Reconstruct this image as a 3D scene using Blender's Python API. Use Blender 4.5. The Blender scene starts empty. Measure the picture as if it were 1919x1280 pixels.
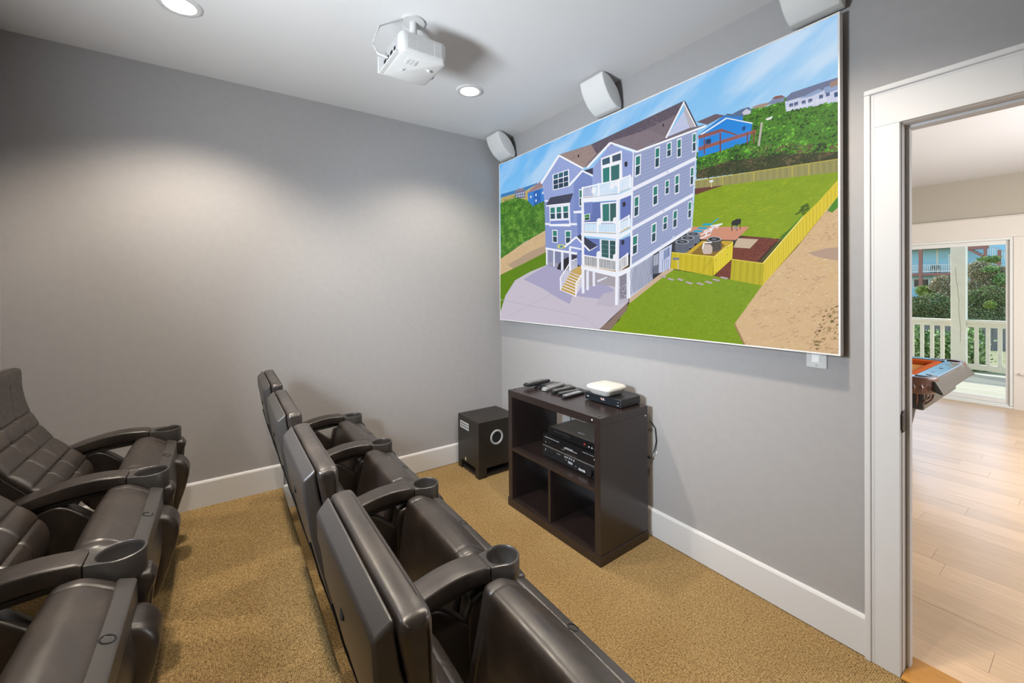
import bpy, bmesh, math, random
from mathutils import Vector, Matrix, noise
random.seed(7)
C = bpy.context.scene.collection
S = bpy.context.scene
PI = math.pi
H = 2.743                                  # ceiling height

# ------------------------------------------------------------------ camera, sky, sun, lamps, exposure
cam = bpy.data.cameras.new('camera'); co = bpy.data.objects.new('camera', cam); C.objects.link(co)
cam.sensor_width = 36; cam.lens = 14.7246; cam.shift_y = -0.04985; cam.clip_start = .02; cam.clip_end = 300
co.matrix_world = Matrix(((.5711, -.0006, .8209, 3.136), (.8209, .0088, -.5711, -2.065), (-.0069, 1.0, .0063, 1.45), (0, 0, 0, 1)))
S.camera = co
S.view_settings.view_transform = 'Standard'; S.view_settings.look = 'None'
S.view_settings.exposure = 0.0; S.view_settings.gamma = 1.0; S.view_settings.use_curve_mapping = False
w = bpy.data.worlds.new('sky'); S.world = w; w.use_nodes = True
nt = w.node_tree; bg = nt.nodes['Background']; sk = nt.nodes.new('ShaderNodeTexSky')
sk.sky_type = 'NISHITA'; sk.sun_disc = False; sk.sun_elevation = math.radians(42); sk.sun_rotation = math.radians(-55); sk.air_density = 1.0; sk.dust_density = .6
nt.links.new(sk.outputs[0], bg.inputs[0]); bg.inputs[1].default_value = 0.5

def lamp(name, kind, loc, energy, col=(1, 1, 1), aim=None, **kw):
    l = bpy.data.lights.new(name, kind); l.energy = energy; l.color = col
    for k, v in kw.items(): setattr(l, k, v)
    o = bpy.data.objects.new(name, l); C.objects.link(o); o.location = loc
    if aim: o.rotation_euler = (Vector(aim) - Vector(loc)).to_track_quat('-Z', 'Y').to_euler()
    return o
lamp('sun', 'SUN', (-18, 22, 14), 6.0, (1, .95, .86), aim=(2.0, 8.0, 0), angle=.01)
lamp('flash_lamp', 'AREA', (1.95, -2.80, 1.75), 21, (.77, .88, 1.0), aim=(1.1, 0, 1.0), shape='DISK', size=.25, spread=math.radians(100))
lamp('flash_bounce', 'AREA', (2.0, -2.80, 1.55), 28, (.88, .95, 1.0), aim=(1.0, -.4, 2.743), shape='DISK', size=.5, spread=math.radians(125))
lamp('pool_room_fill', 'AREA', (4.35, 2.9, 1.5), 135, (.97, .98, 1.0), aim=(1.5, 2.9, 1.2), shape='RECTANGLE', size=2.6, size_y=1.7)  # added fill that brightens the pool room; no window is built behind it

# ------------------------------------------------------------------ helpers
def tag(o, label=None, cat=None, group=None, kind=None):
    if label: o['label'] = label
    if cat: o['category'] = cat
    if group: o['group'] = group
    if kind: o['kind'] = kind
    return o
def obj(name, bm, m, parent=None, smooth=None, loc=None):
    me = bpy.data.meshes.new(name)
    bmesh.ops.recalc_face_normals(bm, faces=bm.faces)
    bm.to_mesh(me); bm.free()
    for mm in (m if isinstance(m, (list, tuple)) else [m]): me.materials.append(mm)
    if smooth:
        for p in me.polygons: p.use_smooth = True
        me.set_sharp_from_angle(angle=math.radians(smooth))
    o = bpy.data.objects.new(name, me); C.objects.link(o)
    if parent: o.parent = parent
    if loc: o.location = loc
    return o
def thing(name, label, cat, loc=(0, 0, 0), rz=0, group=None, kind=None):
    o = bpy.data.objects.new(name, None); C.objects.link(o); o.empty_display_size = .1
    o.location = loc; o.rotation_euler = (0, 0, rz)
    return tag(o, label, cat, group, kind)
def islands(name, bm, m, parent, smooth=None):
    """each separate piece of bm becomes an object of its own"""
    bm.verts.ensure_lookup_table(); seen = set(); out = []
    for v0 in bm.verts:
        if v0 in seen: continue
        st = [v0]; seen.add(v0); comp = []
        while st:
            v = st.pop(); comp.append(v)
            for e in v.link_edges:
                q = e.other_vert(v)
                if q not in seen: seen.add(q); st.append(q)
        nb = bmesh.new(); mp = {v: nb.verts.new(v.co) for v in comp}; cs = set(comp)
        for f in {f for v in comp for f in v.link_faces}: nb.faces.new([mp[v] for v in f.verts])
        out.append(obj(name, nb, m, parent, smooth))
    bm.free(); return out
def weighted(o):
    md = o.modifiers.new('weighted_normals', 'WEIGHTED_NORMAL'); md.keep_sharp = True; md.weight = 80; return o
def struct(name, bm, m, parent=None, smooth=None):
    o = obj(name, bm, m, parent, smooth)
    if not parent: o['kind'] = 'structure'
    return o
def kids(o): return list(o.children)
def dup(root, loc, label=None, parent=None):
    r = root.copy(); C.objects.link(r)
    if loc is not None: r.location = loc
    if label: r['label'] = label
    if parent: r.parent = parent
    for c in kids(root): dup(c, None, parent=r)
    return r
def box(bm, x0, x1, y0, y1, z0, z1, bev=0, seg=2, mat=None):
    vs = [bm.verts.new((x, y, z)) for x in (x0, x1) for y in (y0, y1) for z in (z0, z1)]
    F = [bm.faces.new([vs[i] for i in q]) for q in ((0, 1, 3, 2), (4, 6, 7, 5), (0, 4, 5, 1), (2, 3, 7, 6), (0, 2, 6, 4), (1, 5, 7, 3))]
    if bev:
        ed = list({e for f in F for e in f.edges})
        bmesh.ops.bevel(bm, geom=ed, offset=bev, segments=seg, affect='EDGES', profile=.5)
    if mat:
        bmesh.ops.transform(bm, matrix=mat, verts=[v for v in bm.verts if v.is_valid and v in set(vs)])
    return bm
def BX(*a, **k): return box(bmesh.new(), *a, **k)
def ring(bm, pts): return [bm.verts.new(p) for p in pts]
def bridge(bm, a, b):
    n = len(a)
    for i in range(n): bm.faces.new((a[i], a[(i+1) % n], b[(i+1) % n], b[i]))
def loft(bm, rings, cap0=True, cap1=True):
    R = [ring(bm, r) for r in rings]
    for a, b in zip(R, R[1:]): bridge(bm, a, b)
    if cap0: bm.faces.new(R[0][::-1])
    if cap1: bm.faces.new(R[-1])
    return R
def circ(cx, cy, r, z, n=32, axis='z'):
    out = []
    for i in range(n):
        a = 2*PI*i/n; u, v = cx + r*math.cos(a), cy + r*math.sin(a)
        out.append((u, v, z) if axis == 'z' else ((z, u, v) if axis == 'x' else (u, z, v)))
    return out
def lathe(bm, prof, cx, cy, n=32, axis='z', cap0=True, cap1=True):
    return loft(bm, [circ(cx, cy, r, z, n, axis) for r, z in prof], cap0, cap1)
def tube(bm, path, r, n=8):
    P = [Vector(p) for p in path]; rings = []
    for i, p in enumerate(P):
        t = (P[min(i+1, len(P)-1)] - P[max(i-1, 0)]).normalized()
        up = Vector((0, 0, 1)) if abs(t.z) < .9 else Vector((1, 0, 0))
        a = t.cross(up).normalized(); b = a.cross(t)
        rr = r[i] if isinstance(r, (list, tuple)) else r
        rings.append([tuple(p + (a*math.cos(2*PI*k/n) + b*math.sin(2*PI*k/n))*rr) for k in range(n)])
    loft(bm, rings); return bm
def smooth_closed(pts, n):
    m = len(pts); dense = []
    for i in range(m):
        p0, p1, p2, p3 = (Vector(pts[(i+k-1) % m]) for k in range(4))
        for k in range(24):
            t = k/24
            dense.append(.5*((2*p1) + (p2-p0)*t + (2*p0-5*p1+4*p2-p3)*t*t + (3*p1-p0-3*p2+p3)*t**3))
    L = [0]
    for a, b in zip(dense, dense[1:] + dense[:1]): L.append(L[-1] + (b-a).length)
    out = []; j = 0
    for i in range(n):
        s = L[-1]*i/n
        while L[j+1] < s: j += 1
        f = (s - L[j]) / max(1e-9, L[j+1]-L[j])
        out.append(dense[j].lerp(dense[(j+1) % len(dense)], f))
    return out
def slab_x(bm, outline, x0, x1, r=.02, nx=6, seg=5, n=72, disp=None, smooth=True, round0=True, round1=True):
    """closed side outline (y,z) lofted along x, its two ends rounded over by radius r"""
    P = smooth_closed(outline, n) if smooth else [Vector(p) for p in outline]
    N = len(P); area = sum(P[i].x*P[(i+1) % N].y - P[(i+1) % N].x*P[i].y for i in range(N))
    sg = 1 if area > 0 else -1; nor = []
    for i in range(N):
        t = (P[(i+1) % N] - P[i-1]).normalized(); nor.append(Vector((t.y, -t.x))*sg)
    st = [(x0 + r*(1-math.cos(PI/2*k/seg)), r*(1-math.sin(PI/2*k/seg))) for k in range(seg+1)] if round0 else [(x0, 0)]
    e1 = [(x1 - r*(1-math.cos(PI/2*k/seg)), r*(1-math.sin(PI/2*k/seg))) for k in range(seg, -1, -1)] if round1 else [(x1, 0)]
    xa, xb = st[-1][0], e1[0][0]
    st += [(xa + (xb-xa)*(i+1)/(nx+1), 0) for i in range(nx)] + e1
    rings = []
    for x, ins in st:
        rg = []
        for p, q in zip(P, nor):
            d = -ins + (disp(x, p.x, p.y, q) if disp else 0)
            rg.append((x, p.x + q.x*d, p.y + q.y*d))
        rings.append(rg)
    return loft(bm, rings)

def col(h):
    h = h.lstrip('#'); r = [int(h[i:i+2], 16)/255 for i in (0, 2, 4)]
    return tuple(c/12.92 if c <= .04045 else ((c+.055)/1.055)**2.4 for c in r)
def mat(name, c, rough=.5, metal=0, spec=.5, emit=None, estr=0, **kw):
    m = bpy.data.materials.new(name); m.use_nodes = True; b = m.node_tree.nodes['Principled BSDF']
    if isinstance(c, str): c = col(c)
    b.inputs['Base Color'].default_value = (*c, 1); b.inputs['Roughness'].default_value = rough
    b.inputs['Metallic'].default_value = metal; b.inputs['Specular IOR Level'].default_value = spec
    if emit is not None:
        b.inputs['Emission Color'].default_value = (*emit, 1); b.inputs['Emission Strength'].default_value = estr
    for k, v in kw.items(): b.inputs[k].default_value = v
    return m
def nodes(m):
    t = m.node_tree; return t, t.nodes['Principled BSDF'], (lambda ty, **k: mk(t, ty, **k))
def mk(t, ty, **k):
    n = t.nodes.new('ShaderNode' + ty)
    for a, v in k.items():
        if a.startswith('i_'): n.inputs[a[2:].replace('_', ' ')].default_value = v
        else: setattr(n, a, v)
    return n
def ramp(t, fac, stops):
    r = t.nodes.new('ShaderNodeValToRGB'); e = r.color_ramp.elements
    while len(e) < len(stops): e.new(.5)
    for q, (p, c) in zip(e, stops): q.position = p; q.color = (*(col(c) if isinstance(c, str) else c), 1)
    t.links.new(fac, r.inputs[0]); return r.outputs[0]
def speckle(m, scale, lo, hi, bump=0, detail=4, dist=.01, stretch=None, rough=None):
    """noise that mottles the colour between lo and hi, with optional fine relief"""
    t, b, k = nodes(m); tc = k('TexCoord'); n = k('TexNoise', i_Scale=scale, i_Detail=detail); src = tc.outputs['Object']
    if stretch:
        mp = k('Mapping'); mp.inputs['Scale'].default_value = stretch; t.links.new(src, mp.inputs[0]); src = mp.outputs[0]
    t.links.new(src, n.inputs['Vector'])
    t.links.new(ramp(t, n.outputs[0], [(.3, lo), (.7, hi)]), b.inputs['Base Color'])
    if bump:
        bp = k('Bump', i_Strength=bump, i_Distance=dist); t.links.new(n.outputs[0], bp.inputs['Height']); t.links.new(bp.outputs[0], b.inputs['Normal'])
    return m

# ------------------------------------------------------------------ materials
M = {}
M['wall'] = speckle(mat('wall_paint', '9d9b9b', .75, spec=.3), 25, '9c9a9a', '9f9d9d')
M['ceiling'] = mat('ceiling_paint', 'd9d9da', .85, spec=.2)
M['trim'] = mat('white_trim_paint', 'cbcbcc', .65, spec=.2)
M['far_trim'] = mat('far_trim_lighter', 'e2dcd3', .5, spec=.3)  # copy of the white trim colour, lighter and warmer, for the far room
M['poolwall'] = mat('pool_room_paint', 'b9b2a4', .8, spec=.2)
M['plastic'] = speckle(mat('black_plastic', '353231', .36, spec=.7), 900, '322f2e', '3b3836', .12, 2, .0006)
M['white_plastic'] = mat('white_plastic', 'c6c6c5', .45)
M['dark'] = mat('dark_gap', '0a0a0b', .8)
M['black_gloss'] = mat('black_gloss', '141518', .18)
M['black_satin'] = mat('black_satin', '1b1b1d', .4)
M['grey_plastic'] = mat('grey_plastic', '8f9296', .35)
M['silver'] = mat('silver_trim', '9a9c9e', .3, metal=.8)
M['bronze'] = mat('dark_bronze', '2a2624', .35, metal=.7)
M['button'] = mat('grey_rubber_buttons', '8a8a88', .6)
M['print'] = mat('white_print', 'c9cdd2', .5)
M['sticker'] = mat('sticker_silver', 'b9bcbc', .4)
M['port'] = mat('port_ring_grey', '9ea1a3', .35)

def leather(name, a, b_, c):
    m = mat(name, a, .42, spec=.6); m.node_tree.nodes['Principled BSDF'].inputs['Coat Weight'].default_value = .35; m.node_tree.nodes['Principled BSDF'].inputs['Coat Roughness'].default_value = .4; t, b, k = nodes(m); tc = k('TexCoord')
    n1 = k('TexNoise', i_Scale=7.0, i_Detail=6.0, i_Roughness=.65); v = k('TexVoronoi', i_Scale=260.0); n2 = k('TexNoise', i_Scale=55.0, i_Detail=8.0)
    for q in (n1, v, n2): t.links.new(tc.outputs['Object'], q.inputs['Vector'])
    t.links.new(ramp(t, n1.outputs[0], [(.28, a), (.55, b_), (.8, c)]), b.inputs['Base Color'])
    t.links.new(ramp(t, n2.outputs[0], [(.3, (.30, .30, .30)), (.75, (.46, .46, .46))]), b.inputs['Roughness'])
    ad = k('Math', operation='MULTIPLY_ADD'); t.links.new(v.outputs['Distance'], ad.inputs[0]); ad.inputs[1].default_value = .35; t.links.new(n2.outputs[0], ad.inputs[2])
    bp = k('Bump', i_Strength=.13, i_Distance=.0022); t.links.new(ad.outputs[0], bp.inputs['Height']); t.links.new(bp.outputs[0], b.inputs['Normal'])
    return m
M['leather'] = leather('dark_brown_leather', '1d1816', '2a231f', '40372f')
M['stitch'] = mat('stitched_seam', '2b2421', .5)

def carpet():
    m = mat('loop_carpet', '8a744f', .95, spec=.1); t, b, k = nodes(m); tc = k('TexCoord')
    mp = k('Mapping'); mp.inputs['Scale'].default_value = (165, 190, 165); t.links.new(tc.outputs['Object'], mp.inputs[0])
    v = k('TexVoronoi', i_Scale=1.0, i_Randomness=.4); t.links.new(mp.outputs[0], v.inputs['Vector'])
    n = k('TexNoise', i_Scale=130.0, i_Detail=3.0); t.links.new(tc.outputs['Object'], n.inputs['Vector'])
    n3 = k('TexNoise', i_Scale=3.0, i_Detail=3.0); t.links.new(tc.outputs['Object'], n3.inputs['Vector'])
    s = k('Math', operation='MULTIPLY_ADD'); t.links.new(n.outputs[0], s.inputs[0]); s.inputs[1].default_value = -.9; s.inputs[2].default_value = .5
    a = k('Math', operation='ADD'); t.links.new(v.outputs['Distance'], a.inputs[0]); t.links.new(s.outputs[0], a.inputs[1])
    c = ramp(t, a.outputs[0], [(.10, 'cbb080'), (.42, 'a88c5e'), (.72, '7d6542'), (.95, '4a3a27')])
    mx = k('Mix', data_type='RGBA', blend_type='MULTIPLY'); mx.inputs[0].default_value = .35
    t.links.new(c, mx.inputs[6]); t.links.new(ramp(t, n3.outputs[0], [(.3, (.75, .75, .75)), (.7, (1, 1, 1))]), mx.inputs[7]); t.links.new(mx.outputs[2], b.inputs['Base Color'])
    bp = k('Bump', i_Strength=.8, i_Distance=.006, invert=True); t.links.new(a.outputs[0], bp.inputs['Height']); t.links.new(bp.outputs[0], b.inputs['Normal'])
    return m
M['carpet'] = carpet()
def woodgrain(name, lo, hi, rough, stretch, scale=6, rnd=0, spec=.5, bump=.08):
    m = mat(name, lo, rough, spec=spec); t, b, k = nodes(m); tc = k('TexCoord'); oi = k('ObjectInfo')
    mp = k('Mapping'); mp.inputs['Scale'].default_value = stretch; t.links.new(tc.outputs['Object'], mp.inputs[0])
    off = k('VectorMath', operation='SCALE'); off.inputs[0].default_value = (31, 17, 9); t.links.new(oi.outputs['Random'], off.inputs['Scale']); t.links.new(off.outputs[0], mp.inputs['Location'])
    n = k('TexNoise', i_Scale=scale, i_Detail=6.0, i_Roughness=.6, i_Distortion=.4); t.links.new(mp.outputs[0], n.inputs['Vector'])
    c = ramp(t, n.outputs[0], [(.25, lo), (.75, hi)])
    if rnd:
        hs = k('HueSaturation'); t.links.new(c, hs.inputs['Color']); mr = k('MapRange'); t.links.new(oi.outputs['Random'], mr.inputs[0])
        mr.inputs[3].default_value = 1-rnd; mr.inputs[4].default_value = 1+rnd; t.links.new(mr.outputs[0], hs.inputs['Value']); c = hs.outputs[0]
    t.links.new(c, b.inputs['Base Color'])
    bp = k('Bump', i_Strength=bump, i_Distance=.002); t.links.new(n.outputs[0], bp.inputs['Height']); t.links.new(bp.outputs[0], b.inputs['Normal'])
    return m
M['espresso'] = woodgrain('espresso_laminate', '211a19', '302725', .25, (14, 14, 1.2), 9, spec=.65, bump=.04)
M['subwood'] = woodgrain('black_vinyl_grain', '1f1b18', '2a2520', .42, (14, 14, 1.2), 9)
M['plank'] = woodgrain('pale_oak_plank', 'c6a685', 'dbbd9c', .3, (1.2, 16, 1), 5, .09, bump=.12)
M['threshold'] = woodgrain('honey_oak_strip', 'a8742f', 'c08a42', .35, (2, 20, 1), 5)
M['deckwood'] = woodgrain('weathered_deck', 'a8a38e', 'c9c5b0', .8, (1, 14, 1), 5, .06)
M['fencewood'] = woodgrain('grey_fence', '6f675f', '8f867c', .9, (12, 12, 1), 4, .1)
M['cream'] = speckle(mat('cream_outdoor_paint', 'efe6d4', .6), 9, 'ebe2ce', 'f3eada')

# ------------------------------------------------------------------ theatre room shell
XR, YB = 4.15, -2.955
CANS = [(.728, -.715), (.72, -2.205), (2.42, -.715), (2.42, -2.205)]
bm = BX(-.1, XR+.1, YB-.1, .06, -.12, 0); struct('floor', bm, M['carpet'])
tag(bpy.data.objects['floor'], 'tan loop pile carpet of the lower floor in front of the riser')
# riser the back row stands on, its carpet rolled over the front edge
prof = [(YB, 0), (-1.742, 0), (-1.738, .04), (-1.737, .11)] + [(-1.757+.02*math.cos(a), .128+.02*math.sin(a)) for a in [PI/2*k/6 for k in range(7)]] + [(YB, .148)]
bm = bmesh.new(); slab_x(bm, [(y, z) for y, z in prof], .001, XR, smooth=False, round0=False, round1=False, nx=40)
o = struct('floor_riser', bm, M['carpet'], smooth=50); o['label'] = 'carpeted platform step under the back row of seats'
bm = bmesh.new()
outer = [bm.verts.new(p) for p in ((-.1, YB-.1, H), (XR+.1, YB-.1, H), (XR+.1, .06, H), (-.1, .06, H))]
ed = [bm.edges.new((outer[i], outer[(i+1) % 4])) for i in range(4)]
for x, y in CANS:
    r = ring(bm, circ(x, y, .062, H, 36)); ed += [bm.edges.new((r[i], r[(i+1) % 36])) for i in range(36)]
bmesh.ops.triangle_fill(bm, use_beauty=True, use_dissolve=False, edges=ed)
box(bm, -.1, XR+.1, YB-.1, .06, H+.2, H+.25)
struct('ceiling', bm, M['ceiling'])
struct('wall_left', BX(-.12, 0, YB-.1, .0, 0, H+.2), M['wall'])
XJ0, XJ1, ZJ = 2.69, 3.51, 2.046
bm = bmesh.new()
box(bm, -.12, XJ0-.018, 0, .12, 0, H+.2); box(bm, XJ1+.018, XR+.1, 0, .12, 0, H+.2); box(bm, XJ0-.018, XJ1+.018, 0, .12, ZJ+.018, H+.2)
struct('wall_front', bm, M['wall'])
struct('wall_back', BX(-.12, XR+.1, YB-.1, YB, 0, H+.2), M['wall'])
struct('wall_right', BX(XR, XR+.1, YB, .0, 0, H+.2), M['wall'])

def skirting(name, path_axis, a0, a1, fixed, sgn, z0, h=.155):
    # board with a small eased top edge; runs along x (on the front wall) or along y (on the left wall)
    pr = [(0, z0), (.016, z0), (.016, z0+h-.012), (.012, z0+h-.004), (.006, z0+h), (0, z0+h)]
    bm = bmesh.new()
    if path_axis == 'x': rings = [[(a, fixed+sgn*d, z) for d, z in pr] for a in (a0, a1)]
    else: rings = [[(fixed+sgn*d, a, z) for d, z in pr] for a in (a0, a1)]
    loft(bm, rings); return struct(name, bm, M['trim'])
skirting('baseboard_left', 'y', -1.742, -.016, 0, 1, .004)['label'] = 'white baseboard along the left wall beside the lower floor'
skirting('baseboard_riser', 'y', YB, -1.735, 0, 1, .148)['label'] = 'white baseboard stepped up beside the carpeted riser'
skirting('baseboard_front', 'x', 0, 2.584, 0, -1, .004)['label'] = 'white baseboard below the projection screen'
skirting('baseboard_back', 'x', .016, XR, YB, 1, .148)
skirting('baseboard_right', 'x', 3.72, XR, 0, -1, .004)

# doorway: casing with a raised outer band, jambs with a stop
trim = thing('trim_1', None, None, (0, 0, 0), kind='structure'); trim['label'] = 'white door casing around the doorway to the pool table room'
def casing(y0, s, nm='casing'):
    yf = y0 + s*.02; yb = y0 + s*.027
    L, R_, T = XJ0-.105, XJ1+.105, ZJ+.15
    lo, hi = sorted((y0, yf)); lb, hb = sorted((y0, yb))
    bm = bmesh.new(); box(bm, L, XJ0-.002, lo, hi, 0, ZJ+.002, .002); box(bm, L, L+.02, lb, hb, 0, T-.02, .004); box(bm, L+.024, L+.03, lo-.001, hi+.001, 0, T-.03, .002); obj('casing', bm, M['trim'], trim)
    bm = bmesh.new(); box(bm, XJ1+.002, R_, lo, hi, 0, ZJ+.002, .002); box(bm, R_-.02, R_, lb, hb, 0, T-.02, .004); obj('casing', bm, M['trim'], trim)
    bm = bmesh.new(); box(bm, L, R_, lo, hi, ZJ+.002, T, .002); box(bm, L, R_, lb, hb, T-.02, T, .004); box(bm, L+.03, R_-.03, lo-.001, hi+.001, T-.03, T-.024, .002); obj('head_casing', bm, M['trim'], trim)
casing(0, -1); casing(.12, 1)
for x0, x1, s in ((XJ0-.018, XJ0, 1), (XJ1, XJ1+.018, -1)):
    bm = BX(x0, x1, -.001, .121, 0, ZJ, .001); xs = XJ0 if s > 0 else XJ1-.011
    box(bm, xs, xs+.011, .045, .08, 0, ZJ-.011, .002); obj('jamb', bm, M['trim'], trim)
bm = BX(XJ0-.018, XJ1+.018, -.001, .121, ZJ, ZJ+.018, .001); box(bm, XJ0, XJ1, .045, .08, ZJ-.011, ZJ, .002); obj('head_jamb', bm, M['trim'], trim)
bm = BX(XJ0-.001, XJ0+.0025, -.003, .034, .905, .985, .001); box(bm, XJ0-.004, XJ0+.003, -.012, -.001, .915, .975, .002); box(bm, XJ0+.002, XJ0+.003, .006, .022, .925, .965)
o = obj('strike_plate', bm, M['bronze'], trim); o['label'] = 'dark bronze latch strike plate on the white jamb'
bm = BX(XJ0, XJ1, -.03, .125, .002, .013, .004); struct('trim_2', bm, M['threshold'])['label'] = 'honey oak threshold strip between carpet and wood floor'

# ------------------------------------------------------------------ recessed ceiling lights
M['lens'] = mat('lit_lens', 'ffffff', .5, emit=(1, .93, .80), estr=5.0)
M['baffle'] = mat('can_baffle_white', 'efeeea', .5)
def can_light(x, y, label):
    t = thing('recessed_light', label, 'ceiling light', (x, y, H), group='recessed ceiling lights')
    bm = bmesh.new(); loft(bm, [circ(0, 0, r, z, 40) for r, z in ((.062, .0), (.062, -.006), (.072, -.009), (.084, -.006), (.088, -.001), (.088, 0))] , False, False)
    obj('trim_ring', bm, M['trim'], t, smooth=40)
    bm = bmesh.new(); loft(bm, [circ(0, 0, r, z, 40) for r, z in ((.062, -.004), (.058, .02), (.050, .05))], False, False); obj('baffle', bm, M['baffle'], t, smooth=40)
    bm = bmesh.new(); loft(bm, [circ(0, 0, r, z, 40) for r, z in ((.050, .05), (.040, .046), (.02, .0425))], False, True); obj('lens', bm, M['lens'], t, smooth=60)
    l = lamp('bulb', 'SPOT', (0, 0, .03), 148 if y < -1.5 else 98, (1, .87, .71), spot_size=math.radians(124), spot_blend=.6, shadow_soft_size=.045); l.parent = t
    return t
can_light(*CANS[0], 'round recessed ceiling light beyond the white projector, near the screen')
can_light(*CANS[1], 'round recessed ceiling light above the back row by the left wall')
for c in CANS[2:]:
    l = lamp('bulb', 'SPOT', (c[0], c[1], H+.03), 116, (1, .87, .71), spot_size=math.radians(124), spot_blend=.6, shadow_soft_size=.045)
    bm = bmesh.new(); loft(bm, [circ(c[0], c[1], r, H+z, 24) for r, z in ((.088, -.001), (.062, -.006), (.058, .02), (.05, .05))], False, True)
    t = obj('recessed_light', bm, M['baffle'], smooth=40)
    tag(t, 'recessed ceiling light over the ' + ('aisle in front of the doorway' if c[1] > -1 else 'aisle behind the camera'), 'ceiling light', 'recessed ceiling lights')

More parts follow.
